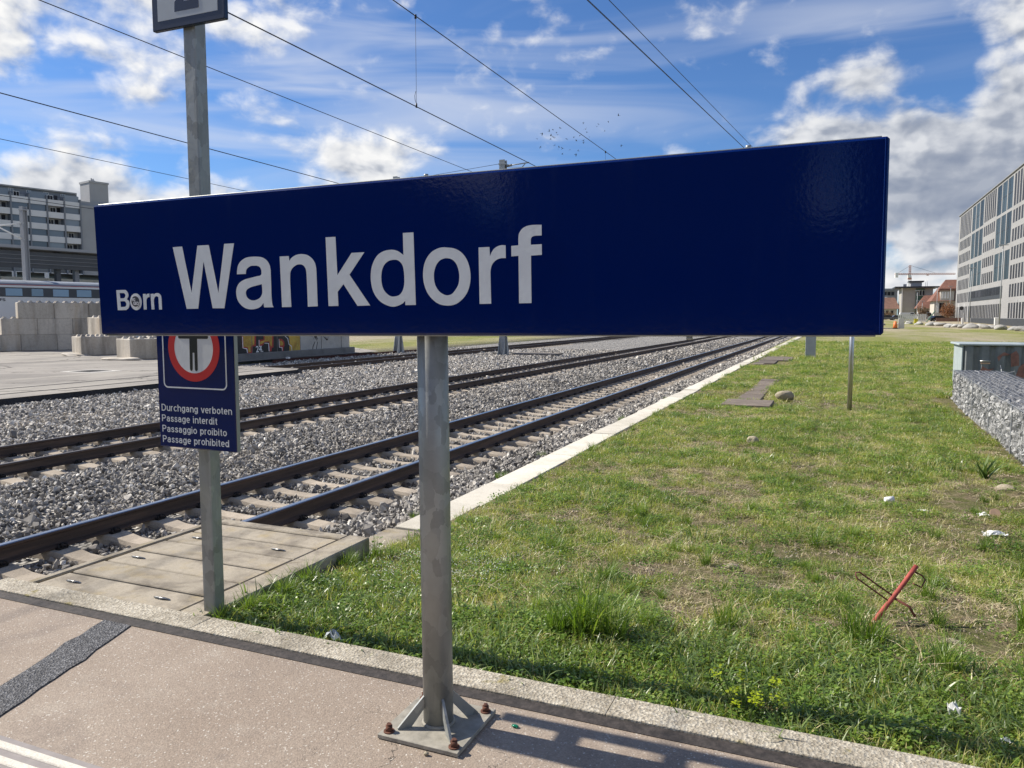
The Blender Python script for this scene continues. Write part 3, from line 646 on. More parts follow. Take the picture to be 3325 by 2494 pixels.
GLYPHS = {'W':[[[444,361,1],[494,362,1],[531,169,1],[576,362,1],[635,362,1],[672,166,1],[715,363,1],[764,363,1],[699,107,1],[639,108,1],[604,299,1],[562,107,1],[501,107,1]]],'a':[[[772,241,1],[774,257],[781,278],[798,294],[825,305],[863,307],[898,303],[921,291],[934,273],[938,255],[938,235],[938,198],[937,155],[938,131],[940,117],[945,108,1],[899,108,1],[897,126,1],[882,112],[862,104],[835,101],[807,106],[783,121],[768,142],[764,167],[768,188],[783,207],[809,219],[840,225],[869,230],[885,232],[892,236],[894,243],[893,255],[886,266],[874,271],[859,272],[841,271],[825,263],[818,254],[816,241,1]],[[893,199,1],[865,194],[840,189],[822,182],[813,173],[812,161],[818,148],[831,139],[847,136],[866,139],[882,147],[892,161],[894,177]]],'n':[[[985,303,1],[1028,303,1],[1029,284,1],[1040,295],[1057,304],[1076,308],[1093,308],[1115,303],[1135,290],[1147,274],[1152,256],[1153,232],[1153,109,1],[1108,108,1],[1108,203],[1107,242],[1102,257],[1091,267],[1076,270],[1060,267],[1042,256],[1033,242],[1030,225],[1029,188],[1030,108,1],[986,108,1]]],'k':[[[1201,366,1],[1245,366,1],[1247,223,1],[1314,304,1],[1369,304,1],[1301,224,1],[1387,109,1],[1332,108,1],[1273,190,1],[1246,162,1],[1247,109,1],[1203,109,1]]],'d':[[[1534,366,1],[1577,366,1],[1579,108,1],[1536,108,1],[1536,124,1],[1524,114],[1504,106],[1483,103],[1460,108],[1435,120],[1414,140],[1400,166],[1394,196],[1394,222],[1399,249],[1411,274],[1428,293],[1450,304],[1471,308],[1490,308],[1509,303],[1523,295],[1534,287,1]],[[1489,272],[1472,269],[1457,260],[1446,246],[1440,228],[1438,206],[1440,184],[1448,164],[1462,149],[1476,141],[1493,140],[1512,145],[1525,158],[1533,178],[1535,203],[1534,228],[1530,248],[1520,263],[1506,271]]],'o':[[[1709,307],[1736,303],[1761,291],[1781,270],[1794,241],[1799,207],[1795,174],[1782,144],[1759,120],[1734,107],[1706,104],[1676,109],[1651,124],[1630,147],[1617,176],[1612,207],[1615,241],[1626,269],[1645,291],[1667,303],[1688,308]],[[1708,270],[1726,266],[1742,253],[1752,232],[1756,206],[1752,179],[1740,159],[1726,145],[1707,140],[1689,145],[1673,157],[1660,177],[1655,204],[1658,229],[1668,251],[1682,264],[1696,269]]],'r':[[[1832,302,1],[1873,302,1],[1874,269,1],[1880,282],[1890,295],[1904,303],[1919,306],[1933,305,1],[1933,262,1],[1914,262],[1896,256],[1882,242],[1876,224],[1875,201],[1876,108,1],[1832,108,1]]],'f':[[[1954,302,1],[1980,303,1],[1981,333],[1985,346],[1997,359],[2014,366],[2035,368],[2064,367,1],[2064,332,1],[2041,332],[2030,329],[2025,321],[2025,303,1],[2064,303,1],[2064,268,1],[2025,267,1],[2025,108,1],[1980,108,1],[1980,268,1],[1954,267,1]]],'B2':[[[110,192,1],[159,192],[168,189],[176,181],[179,170],[176,161],[168,152,1],[177,147],[182,138],[181,127],[175,115],[164,108],[154,106],[112,106,1]],[[128,179,1],[150,179],[158,176],[162,169],[158,161],[151,157],[130,157,1]],[[129,144,1],[153,144],[161,139],[164,131],[160,123],[151,120],[130,120,1]]],'r2':[[[263,173,1],[278,173,1],[278,164,1],[283,170],[290,173],[299,174,1],[299,159,1],[290,158],[283,152],[280,142],[279,107,1],[263,107,1]]],'n2':[[[306,172,1],[322,173,1],[323,167,1],[331,173],[342,175],[353,173],[361,167],[365,157],[365,106,1],[349,106,1],[349,153],[345,160],[338,162],[329,159],[324,151],[322,142],[323,107,1],[307,107,1]]]}
# ------------------------------------------------------------------ the setting: ground, platform, ballast, yard
RAIL_Z = -0.50
TRACKS = {'near': (-7.07, -5.565), 'middle': (-12.45, -10.95), 'far': (-22.25, -20.75)}
def gz(x, y):
    x = np.asarray(x, float); y = np.asarray(y, float)
    z = -0.055 - 0.215 * sstep(y, 3.1, 7.0) + 0.05 * (vnoise(x, y, 0.45, 3) - 0.5) * sstep(y, 3.2, 5.0)
    z = z + 0.007 * np.clip(y - 150, 0, 200) - 0.02 * sstep(y, 30, 60)
    z = np.where((x < -3.1) & (y > 4.4), np.minimum(z, -0.285), z)
    z = np.where(x < -3.58, -0.95, z); z = np.where(x < -25.9, -0.62, z)
    z = np.where(y < 3.0, -0.30, z); return z
def grid(name, xs, ys, zf, m, smooth=True):
    X, Y = np.meshgrid(xs, ys, indexing='ij'); Z = zf(X, Y); nx, ny = X.shape
    me = bpy.data.meshes.new(name); v = np.stack([X, Y, Z], -1).reshape(-1, 3)
    a = (np.arange(nx - 1)[:, None] * ny + np.arange(ny - 1)[None]).ravel(); f = np.stack([a, a + ny, a + ny + 1, a + 1], -1)
    me.from_pydata(v.tolist(), [], f.tolist()); me.materials.append(m); me.polygons.foreach_set('use_smooth', [smooth] * len(f)); me.update()
    o = bpy.data.objects.new(name, me); link(o); return o
xs = np.concatenate([[-1600, -700, -300, -150, -80, -50, -30, -25.95, -25.85, -15, -3.62, -3.56, -3.3, -3.1, -3.06], np.arange(-2.9, 6.1, 0.3), [8, 11, 16, 25, 40, 70, 120, 300, 700, 1600]])
ys = np.concatenate([[-300, -50, -5, 2.9, 3.02], np.arange(3.2, 12, 0.3), np.arange(12, 40, 1.5), [45, 55, 70, 100, 150, 200, 260, 340, 500, 900, 1800, 3200]])
tag(grid('ground', xs, ys, gz, M_ground), kind='structure')

BX = [-26.0, -23.4, -23.0, -20.3, -19.0, -15, -13.3, -13.0, -10.4, -10.2, -9.5, -8.5, -7.9, -7.6, -5.05, -4.9, -3.8, -3.56]
BZ = [-.63, -.66, -.72, -.72, -.66, -.64, -.68, -.765, -.765, -.69, -.62, -.63, -.70, -.765, -.765, -.70, -.375, -.335]
def bz(x, y):
    return np.interp(x, BX, BZ) + 0.035 * (vnoise(x, y, 0.9, 5) - 0.5) + 0.03 * (vnoise(x, y, 2.6, 6) - 0.5)
bed = grid('ballast_bed', np.array(sorted(set(np.round(np.concatenate([BX, np.arange(-25.6, -3.6, 0.4)]), 3)))), np.concatenate([np.arange(-12, 45, 0.6), np.arange(45, 110, 4), [130, 170, 240, 330]]), bz, M_ballast, False)
tag(bed, kind='structure')

# platform: asphalt top, bitumen joint, kerb stones, dark repair strip, raised guide strips
plat = tag(MB().box(-4.62, 9.0, -14.0, 2.80, -0.9, 0.0).obj('platform', M_asphalt), kind='structure')
ORG[plat.name] = Vector((0, 0, 0))
MB().box(-4.62, 9.0, 2.80, 2.872, -0.9, 0.003).obj('bitumen_joint', M_joint, plat)
x = -4.62
k = 0
while x < 6.5:
    L = 2.2 if k else 1.62; dz = random.uniform(-.003, .003)
    MB().box(x + .0002, x + L - .0002, 2.874, 3.035, -0.35, 0.012 + dz * .3, 0.003).obj('kerb_stone', M_kerb, plat); x += L; k += 1
pl = []; pr = []
for i in range(29):
    t = i / 28; v = 2.797 - 2.6 * t
    cxm = np.interp(v, [0.2, 1.9, 2.8], [-2.66, -3.125, -3.42])
    w = 0.096; rg = random.Random(i)
    pl.append((cxm - w + rg.uniform(-.004, .004) - (0.018 if 2.46 < v < 2.6 else 0), v)); pr.append((cxm + w + rg.uniform(-.005, .005) + (0.022 if 2.42 < v < 2.50 else 0), v))
poly = pl + pr[::-1]
mb = MB(); mb.add([(a, b, 0.006) for a, b in poly] + [(a, b, -0.01) for a, b in poly], [tuple(range(58))[::-1]] + [(i, (i + 1) % 58, (i + 1) % 58 + 58, i + 58) for i in range(58)])
mb.obj('repair_strip', M_patch, plat)
MB().box(-4.62, 9.0, 1.40, 1.838, -0.02, 0.004).obj('guide_bed', M_tacgrey, plat)
for v1 in (1.812, 1.745, 1.678, 1.611, 1.544, 1.477):
    MB().box(-4.5, 8.9, v1 - 0.035, v1, 0.0, 0.010, 0.004).obj('guide_strip', M_tactile, plat)

# yard paving beyond the tracks, flush with the rails of the far track
yard = MB(); yard.cur = 0
out = [(-19.55, 4.0), (-19.62, 24.7), (-20.0, 25.3), (-23.6, 25.6), (-25.6, 28.0), (-25.6, 40.0), (-70, 80), (-120, 80), (-120, -20), (-19.5, -20)]
yard.add([(a, b, -0.492) for a, b in out], [tuple(range(len(out)))[::-1]])
yd = tag(yard.obj('yard_paving', M_pave), kind='structure'); ORG[yd.name] = Vector((0, 0, 0))
e = MB(); n = 60
rg = random.Random(3); vs = []; 
edge = [(-19.50, -10 + 34.6 * i / (n - 1)) for i in range(n)] + [(-19.9, 25.25)]
for i, (a, b) in enumerate(edge):
    vs += [(a, b, -0.494), (a + rg.uniform(.10, .32), b, -0.80)]
e.add(vs, [(2 * i, 2 * i + 2, 2 * i + 3, 2 * i + 1) for i in range(len(edge) - 1)])
e.obj('paving_edge', M_padside, yd)
for xr in TRACKS['far']: MB().box(xr - .07, xr + .10, -18, 24.6, -0.7, -0.489).obj('rail_groove', M_padside, yd)

# ------------------------------------------------------------------ railway tracks
def rail_profile(xc):
    h = [(-.075, 0), (.075, 0), (.075, .012), (.016, .030), (.010, .045), (.010, .125), (.033, .138), (.036, .148), (.036, .164), (.028, .172), (-.028, .172), (-.036, .164), (-.036, .148), (-.033, .138), (-.010, .125), (-.010, .045), (-.016, .030), (-.075, .012)]
    return [(xc + a, RAIL_Z - .172 + b) for a, b in h]
def sleeper_mesh():
    mb = MB(); xs_ = [-1.30, -1.28, -0.98, -0.58, -0.36, 0, 0.36, 0.58, 0.98, 1.28, 1.30]; zt = [-.045, -.026, .0, .0, -.038, -.052, -.038, .0, .0, -.026, -.045]
    vs = []
    for a, z in zip(xs_, zt):
        wt = 0.105 if abs(a) > .5 else 0.092
        vs += [(a, -.15, -.22), (a, -wt - .02, z - .035), (a, -wt, z), (a, wt, z), (a, wt + .02, z - .035), (a, .15, -.22)]
    n_ = len(xs_); fs = [(i * 6 + j, i * 6 + (j + 1) % 6, (i + 1) * 6 + (j + 1) % 6, (i + 1) * 6 + j) for i in range(n_ - 1) for j in range(6)] + [tuple(range(6))[::-1], tuple((n_ - 1) * 6 + j for j in range(6))]
    mb.add(vs, fs); me = mb.mesh('sleeper', M_sleeper)
    bm = bmesh.new(); bm.from_mesh(me); bmesh.ops.recalc_face_normals(bm, faces=bm.faces); bm.to_mesh(me); bm.free(); return me
SL_ME = sleeper_mesh()
def clip_mesh():
    mb = MB()
    for s in (1,):
        mb.box(min(s * .08, s * .13), max(s * .08, s * .13), -.05, .05, 0, .018)
        mb.tube([(s * .135, -.05, .012), (s * .12, -.045, .045), (s * .085, -.025, .048), (s * .07, 0.0, .036), (s * .085, .025, .048), (s * .12, .045, .045), (s * .135, .05, .012)], .0085, 6)
        mb.tube([(s * .11, 0, 0), (s * .11, 0, .062)], .013, 6)
    return mb.mesh('rail_clip', M_clip)
CL_ME = clip_mesh()
def track(key, label, v0, v1, s0, s1, clip_to, top):
    a, b = TRACKS[key]; c = (a + b) / 2
    t = thing('railway_track', label, 'track', (c, s0, RAIL_Z - .68 + .5))
    for xr in (a, b):
        mb = MB(); pf = rail_profile(xr); n_ = len(pf)
        for v in (v0, v1): mb.v += [(p[0], v, p[1]) for p in pf]
        for i in range(n_): 
            j = (i + 1) % n_; mb.f.append((i, j, j + n_, i + n_)); mb.mi.append(1 if i in (8, 9, 10) else 0); mb.sm.append(False)
        mb.f += [tuple(range(n_)), tuple(range(n_, 2 * n_))[::-1]]; mb.mi += [0, 0]; mb.sm += [False, False]
        mb.obj('rail', [M_railside, top], t)
    v = s0; rg = random.Random(len(key))
    while v < s1:
        o = bpy.data.objects.new('sleeper', SL_ME); link(o); o.parent = t; o.location = (0, v - s0, 0); o.rotation_euler = (0, 0, rg.uniform(-.012, .012))
        if v < clip_to:
            for xr in (a, b):
                for s in (0, 1): q = bpy.data.objects.new('rail_clip', CL_ME); link(q); q.parent = o; q.location = (xr - c, 0, 0); q.rotation_euler = (0, 0, math.pi * s)
        v += 0.6
    return t
track('near', 'nearest railway track, polished rails on beige concrete sleepers beside the pale trough', -20, 260, 0.32, 74, 24, M_railtop)
track('middle', 'middle railway track with brown rails between two ballast strips', -20, 260, 4.1, 74, 30, M_railtop2)
track('far', 'farthest railway track, sunk flush into the concrete yard on the left', -18, 260, 26, 62, 0, M_railtop2)
t = thing('loose_rail', 'rusty red rail lying on the stones beside the graffiti wall', 'rail', (-24.9, 31, -.5))
mb = MB(); pf = rail_profile(-24.75); n_ = len(pf)
for (v, dx) in ((29.8, -.35), (44, 0.2)): mb.v += [(p[0] + dx, v, p[1] + .02) for p in pf]
for i in range(n_): mb.f.append((i, (i + 1) % n_, (i + 1) % n_ + n_, i + n_)); mb.mi.append(0); mb.sm.append(False)
mb.f += [tuple(range(n_)), tuple(range(n_, 2 * n_))[::-1]]; mb.mi += [0, 0]; mb.sm += [False, False]
mb.obj('rail', M_rustrail, t)
mb = MB().box(-25.2, -25.05, 30.9, 31.05, -.55, -.40).obj('marker', M_paper, t)

# ballast stones: one uncountable mass
def stone_proto(i):
    rg = random.Random(100 + i); bm = bmesh.new()
    el = (rg.uniform(.75, 1.25), rg.uniform(.6, .95), rg.uniform(.45, .75))
    for _ in range(11):
        d = Vector((rg.gauss(0, 1), rg.gauss(0, 1), rg.gauss(0, 1))).normalized() * rg.uniform(.85, 1.05); bm.verts.new((d.x * el[0], d.y * el[1], d.z * el[2]))
    r = bmesh.ops.convex_hull(bm, input=bm.verts); bmesh.ops.delete(bm, geom=[v for v in bm.verts if not v.link_faces], context='VERTS')
    me = bpy.data.meshes.new('ballast_piece'); bm.to_mesh(me); bm.free(); me.materials.append(M_stone)
    return bpy.data.objects.new('ballast_piece', me)
def stones(n, x0, x1, y0, y1, size, lift):
    x = RNG.uniform(x0, x1, n); y = RNG.uniform(y0, y1, n); ok = in_view(x, y, 2.0)
    for (a, b), s0 in ((TRACKS['near'], 0.32), (TRACKS['middle'], 4.1)):
        c = (a + b) / 2; on = (np.abs(x - c) < 1.29) & (np.abs(((y - s0 + .3) % 0.6) - .3) < .150); ok &= ~on
        for xr in (a, b): ok &= np.abs(x - xr) > 0.10
    ok &= ~((x > -4.53) & (y < 4.70)); ok &= ~((x < -19.45) & (y < 25.6)); ok &= ~((x < -25.3) | ((x < -24.2) & (y < 30)))
    x, y = x[ok], y[ok]; s = size * np.exp(RNG.normal(0, .30, len(x)))
    z = bz(x, y) + lift * s * RNG.uniform(.2, 1.0, len(x))
    return np.stack([x, y, z], -1), s
P = [stones(40000, -10.5, -3.60, 1.0, 15, .0305, .8), stones(30000, -10.5, -3.60, 15, 34, .036, .8), stones(26000, -10.5, -3.6, 34, 80, .05, .8),
     stones(56000, -19.5, -10.4, 4, 26, .035, .9), stones(42000, -26, -10.4, 26, 50, .042, .9)]
pts = np.concatenate([p for p, s in P]); sc = np.concatenate([s for p, s in P]); nn_ = len(pts)
scatter('ballast', pts, RNG.uniform(0, 6.283, (nn_, 3)), sc[:, None] * RNG.uniform(.85, 1.15, (nn_, 3)), RNG.integers(0, 10, nn_), [stone_proto(i) for i in range(10)],
        'grey crushed stone ballast spread around and between the tracks', 'ballast')

# ------------------------------------------------------------------ pit with cover slabs at the platform end
t = thing('cable_pit', 'concrete cable pit covered by slabs with lifting slots beside the platform kerb', 'cable pit', (-3.78, 3.8, -0.4))
MB().box(-4.48, -4.425, 3.037, 4.64, -.75, .0, .006).obj('rim', M_pit, t)
MB().box(-3.245, -3.07, 3.037, 4.64, -.75, .004, .008).obj('rim', M_pit, t)
MB().box(-4.42, -3.25, 4.535, 4.64, -.75, .002, .008).obj('rim', M_pit, t)
MB().box(-4.424, -3.246, 3.037, 4.534, -.75, -.05).obj('pit_floor', M_black, t)
for i in range(6):
    v0 = 3.04 + i * .2492; dz = random.uniform(-.004, .003)
    s = MB().box(-4.402, -3.272, v0 + .008, v0 + .2400, -.07, -.003 + dz, .006).obj('slab', M_slabc, t); s.rotation_euler = (0, 0, 0)
    if i in (0, 4, 2):
        for xx in ((-4.22, -3.50) if i != 2 else (-4.25,)):
            mb = MB(); n_ = 14; vc = v0 + .125
            ring = [(xx + .062 * math.cos(2 * math.pi * j / n_) * (1 + .12 * math.sin(3 * j)), vc + .017 * math.sin(2 * math.pi * j / n_), .0005 + dz) for j in range(n_)]
            mb.add(ring, [tuple(range(n_))]); mb.obj('lifting_slot', M_black, s)
            MB().rod((xx - .045, vc - .004, .004 + dz), (xx + .045, vc - .004, .004 + dz), .0040, 8).obj('lifting_bar', M_steel, s)
t = thing('concrete_slab', 'low rough grey concrete slab between cable pit and pale trough', 'slab', (-3.3, 5.2, -.3))
MB().box(-3.60, -3.02, 4.66, 5.735, -.6, -.262, .012).obj('slab', M_foot if False else M_pit, t)

# pale cable trough running along the near track
t = thing('cable_trough', 'pale concrete cable trough running along the nearest track beside the meadow', 'cable trough', (-3.355, 5.75, -.4))
v = 5.745; rg = random.Random(5)
TR_ME = [MB().box(-.185, .185, .004, .996, -.30, 0, .006).mesh('cover_slab', M_trough) for _ in range(1)]
i = 0
while v < 130:
    o = bpy.data.objects.new('cover_slab', TR_ME[0]); link(o); o.parent = t
    bend = 0.0 if v < 28 else (v - 28) * .0055
    o.location = (rg.uniform(-.006, .006) + bend, v - 5.75, -.25 + .4 + rg.uniform(-.008, .008) - .0); o.rotation_euler = (rg.uniform(-.004, .004), rg.uniform(-.008, .008), rg.uniform(-.004, .004))
    if v > 30: o.scale = (1, 1, 1)
    v += 1.0; i += 1
# ------------------------------------------------------------------ the station name sign
t = thing('station_name_sign', 'large blue station name sign reading Wankdorf on a bolted round steel post', 'sign', (-1.385, 2.552, 0))
MB().box(-1.557, -1.215, 2.381, 2.724, .003, .020, .002).obj('base_plate', M_plate, t)
LEAN = -0.0081
mb = MB(); mb.tube([(-1.385 + LEAN * z, 2.552, z) for z in (0.02, 1.0, 2.02)], .0585, 40); mb.obj('post', M_galv, t)
mb = MB(); mb.tube([(-1.385, 2.552, .0195), (-1.385, 2.552, .026), (-1.385, 2.552, .030)], .06, 40, radii=[.067, .064, .0587]); mb.obj('weld_seam', M_plate, t)
for i in range(4):
    a = R(45 + 90 * i); ex = (math.cos(a), math.sin(a), 0); mb = MB().frame((-1.385, 2.552, 0), ex)
    mb.prism([(.057, .138), (.057, .088), (.112, .020), (.163, .020), (.163, .027)], -.005, .005, 'y'); mb.obj('gusset', M_galv, t)
for i, (sx_, sy_) in enumerate(((-1, -1), (1, -1), (1, 1), (-1, 1))):
    cx_, cy_ = -1.385 + .139 * sx_, 2.552 + .139 * sy_; mb = MB()
    mb.tube([(cx_, cy_, .020), (cx_, cy_, .0245)], .021, 20); mb.tube([(cx_, cy_, .0245), (cx_, cy_, .044)], .0145, 6); mb.tube([(cx_, cy_, .044), (cx_ + .001, cy_, .052)], .009, 12)
    mb.obj('anchor_bolt', M_rust, t)
SBL = Vector((-2.978, 2.423, 1.521)); SW, SH = 3.104, 0.558
sew = Vector((3.104, .030, .026)).normalized(); seh = Vector((-.004, -.009, .558)); seh = (seh - sew * seh.dot(sew)).normalized()
sey = seh.cross(sew).normalized()
def panel(y0, y1, name):
    mb = MB().frame(SBL, sew, sey, seh); mb.box(0, SW, y0, y1, 0, SH, .007); o = mb.obj(name, [M_blue], t); return o
front = panel(0, .066, 'panel'); back = panel(.196, .262, 'panel')
for (a0, a1, b0, b1) in ((SW - .016, SW, 0, SH),):
    mb = MB().frame(SBL, sew, sey, seh); mb.box(a0 + .004, a1 - .004, -.0028, .004, b0 + (.004 if b0 == 0 else 0), b1 - (.004 if b1 == SH else 0), .0012); mb.obj('frame_edge', M_blue, front)
def S(a, b, d=0.0): return SBL + sew * a + seh * b + sey * d
for zz_ in (.0, SH):
    mb = MB().frame(S(0, zz_ if zz_ else 0), sew, sey, seh)
    if zz_: mb.box(.02, SW - .02, .010, .040, -.001, .004, .0015)
    else: mb.box(.02, SW - .02, .010, .040, -.005, .001, .0015)
    mb.obj('edge_trim', M_signback, t)
for a in (.20, 2.90):
    for b in (.09, .44):
        mb = MB().frame(S(a, b, .064), sew, sey, seh); mb.box(-.03, .03, 0, .134, -.02, .02, .002); mb.obj('bracket', M_galv, t)
for b in (.12, .42):
    mb = MB().frame(S(1.555, b, .064), sew, sey, seh); mb.box(-.10, .10, 0, .006, -.025, .025, .002); mb.box(-.10, .10, .122, .134, -.025, .025, .002); mb.obj('clamp', M_galv, t)
for a in (2.72, 1.62):
    mb = MB(); mb.tube([tuple(S(a, SH + .003, .025)), tuple(S(a, SH + .012, .025))], .008, 10); mb.obj('screw', M_signback, t)
mb = MB(); mb.tube([tuple(S(2.55, -.004, .025)), tuple(S(2.55, -.016, .025))], .010, 10); mb.obj('screw', M_signback, t)
for ch, cs in GLYPHS.items():
    fill2d('letter', [[(q[0] / 1000, q[1] / 1000) for q in catmull(c, 6)] for c in cs], M_letter, front, S(0, 0, -.0009), sew, seh, .0012)
def ell(cx_, cy_, rx, ry, n=40, a0=0.0, a1=360.0): return [(cx_ + rx * math.cos(R(a0 + (a1 - a0) * i / n)), cy_ + ry * math.sin(R(a0 + (a1 - a0) * i / n))) for i in range(n)]
eo = ell(.220, .1405, .033, .0355, 60, -14, 346 - 14 - 8 + 8); eo = [p for p in ell(.220, .1405, .033, .0355, 72) if not (p[0] > .247 and .1275 < p[1] < .1362)]
fill2d('letter', [eo], M_letter, front, S(0, 0, -.0009), sew, seh, .0012)
stk = fill2d('sticker', [ell(.2195, .1415, .0270, .0290)], M_stick_w, front, S(0, 0, -.0024), sew, seh, .0008)
fill2d('sticker_field', [ell(.2195, .1420, .0225, .0222)], M_stick_d, stk, S(0, 0, -.0033), sew, seh, .0008)
fill2d('sticker_arc', [ell(.2195, .1415, .0262, .0280, 14, -62, -12) + ell(.2195, .1415, .0245, .0262, 14, -62, -12)[::-1]], M_stick_d, stk, S(0, 0, -.0033), sew, seh, .0008)
text('sticker_lettering', 'FG', M_stick_w, stk, S(.2015, .1435, -.0042), sew, seh, .018, .0125, .03)
text('sticker_lettering', 'GEO', M_stick_w, stk, S(.2085, .1275, -.0042), sew, seh, .030, .0130, .03)

# ------------------------------------------------------------------ post with no-passage plate and platform number
t = thing('platform_sign_post', 'square galvanised post carrying a no-passage plate and a platform number plate', 'sign post', (-3.088, 3.14, -.05))
MB().box(-3.128, -3.048, 3.10, 3.18, -.25, 3.62, .006).obj('post', M_galv, t)
EX, EZ = (1, 0, 0), (0, 0, 1)
pp = MB().box(-3.363, -2.832, 3.07, 3.098, .900, 1.72, .005).obj('no_passage_plate', M_blue, t)
MB().box(-2.8318, -2.829, 3.073, 3.096, .903, 1.717).obj('plate_edge', M_signback, pp)
CX, CZ = -3.100, 1.437
def rrect(x0, x1, z0, z1, r, n=6):
    o = []
    for (cx_, cz_, a) in ((x1 - r, z1 - r, 0), (x0 + r, z1 - r, 90), (x0 + r, z0 + r, 180), (x1 - r, z0 + r, 270)): o += [(cx_ + r * math.cos(R(a + 90 * i / n)), cz_ + r * math.sin(R(a + 90 * i / n))) for i in range(n + 1)]
    return o
y_ = 3.0695
fill2d('border_line', [rrect(-3.318, -2.882, 1.221, 1.653, .03), rrect(-3.311, -2.889, 1.228, 1.646, .024)], M_letter, pp, (0, y_, 0), EX, EZ, .0010)
fill2d('red_ring', [ell(CX, CZ, .176, .177, 72), ell(CX, CZ, .1325, .1335, 72)], M_red, pp, (0, y_ - .0003, 0), EX, EZ, .0010)
fill2d('white_disc', [ell(CX, CZ, .134, .135, 72)], M_letter, pp, (0, y_, 0), EX, EZ, .0010)
body = [(-3.196, 1.485), (-3.125, 1.485), (-3.128, 1.325), (-3.1245, 1.318), (-3.119, 1.3155), (-3.1135, 1.318), (-3.110, 1.325), (-3.1065, 1.412), (-3.0935, 1.412), (-3.094, 1.325), (-3.0905, 1.318), (-3.0845, 1.3155), (-3.0785, 1.318), (-3.075, 1.325), (-3.073, 1.485), (-3.004, 1.485), (-2.998, 1.490), (-2.998, 1.508), (-3.06, 1.513), (-3.075, 1.520), (-3.125, 1.520), (-3.14, 1.513), (-3.202, 1.508), (-3.202, 1.490)]
fill2d('standing_figure', [body, ell(CX, 1.542, .019, .021, 24)], M_black, pp, (0, y_ - .0014, 0), EX, EZ, .0010)
for s_, x0_, x1_, zb in (('Durchgang verboten', -3.341, -2.854, 1.098), ('Passage interdit', -3.341, -2.954, 1.0405), ('Passaggio proibito', -3.341, -2.893, .984), ('Passage prohibited', -3.341, -2.879, .9275)):
    stroke_text('lettering', s_, M_letter, pp, (x0_, y_, zb), EX, EZ, x1_ - x0_, .0345)
np_ = MB().box(-3.301, -2.822, 3.07, 3.098, 3.062, 3.54, .004).obj('number_plate', M_navy, t)
fill2d('plate_field', [[(-3.260, 3.106), (-2.865, 3.106), (-2.865, 3.50), (-3.260, 3.50)]], M_greypl, np_, (0, 3.0695, 0), EX, EZ, .0010)
two = [(-3.145, 3.138), (-2.985, 3.137), (-2.985, 3.181), (-3.085, 3.182), (-3.02, 3.25), (-2.995, 3.29), (-2.985, 3.33), (-2.995, 3.38), (-3.025, 3.41), (-3.065, 3.42), (-3.11, 3.41), (-3.138, 3.38), (-3.146, 3.335), (-3.097, 3.335), (-3.09, 3.36), (-3.065, 3.375), (-3.042, 3.36), (-3.036, 3.33), (-3.045, 3.30), (-3.08, 3.25), (-3.143, 3.185)]
fill2d('numeral', [two], M_navy, np_, (0, 3.0685, 0), EX, EZ, .0010)

# ------------------------------------------------------------------ small things in the meadow
t = thing('thin_pole', 'thin bare stainless steel pole standing in the meadow under the sign end', 'pole', (.30, 16.74, -.27))
MB().tube([(.30, 16.74, -.4), (.29, 16.74, 2.15)], .045, 16).obj('tube', M_steel, t); MB().tube([(.29, 16.74, 2.15), (.29, 16.74, 2.18)], .047, 16).obj('cap', M_steel, t)
t = thing('grey_post', 'grey steel signal post standing in the meadow beside the trough', 'post', (-1.04, 37.76, -.3))
MB().box(-1.27, -.83, 37.6, 37.9, -.4, 3.4, .01).obj('post', M_mast, t)
MB().box(-1.33, -.77, 37.55, 37.95, -.4, -.22, .01).obj('foot', M_pit, t)
# timber boards laid as a path
t = thing('timber_path', 'weathered timber boards laid as a short path in the meadow', 'boards', (-1.75, 20, -.27))
for i, (x0_, x1_, v0, v1, zt, rz) in enumerate(((-2.16, -1.18, 16.30, 17.45, -.20, .03), (-2.02, -1.50, 17.75, 18.9, -.235, .02), (-2.00, -1.52, 19.0, 20.1, -.24, -.01), (-1.99, -1.52, 20.2, 21.5, -.235, .02), (-1.98, -1.52, 21.6, 23.1, -.24, 0), (-1.98, -1.45, 23.2, 23.9, -.23, 0))):
    o = MB().box(x0_, x1_, v0, v1, zt - .16, zt, .012).obj('board', M_wood, t)
t = thing('board_stack', 'grey planks laid flat by the trough, farther of the two board paths', 'boards', (-2.4, 34, -.27))
for i, (x0_, x1_, v0, v1, zt) in enumerate(((-3.0, -2.55, 30.9, 31.7, -.22), (-2.98, -2.2, 31.9, 34.0, -.23), (-2.95, -1.7, 34.2, 36.2, -.22), (-2.9, -1.75, 36.4, 37.5, -.23))):
    MB().box(x0_, x1_, v0, v1, zt - .12, zt, .01).obj('board', M_wood, t)
def rock(name, label, c, r, seed, m=M_rock, cat='rock', group=None, sub=3, rough=.22):
    o = MB().blob(c, r, seed, sub, rough).obj(name, m, fix=False); return tag(o, label, cat, group)
rock('rock', 'large pale rock lying beside the timber boards', (-1.02, 18.1, -.17), (.19, .15, .14), 4)
rock('rock', 'fist sized pale stone alone in the middle of the meadow', (-1.07, 11.68, -.22), (.07, .055, .075), 9)
rock('rock', 'flat pale stone half buried near the red bent stake', (-.55, 4.86, -.15), (.05, .035, .02), 12, sub=2)
rock('rock', 'small cluster stone on bare soil right of the grass tufts', (-.62, 5.55, -.18), (.04, .035, .022), 15, sub=2)
rock('rock', 'grey stone on the bare ground at the foot of the gabion wall', (1.75, 9.6, -.25), (.10, .08, .045), 17, sub=2)
rock('rock', 'pale flat stone on the bare patch below the red bent stake', (.62, 4.55, -.12), (.05, .03, .016), 18, sub=2)
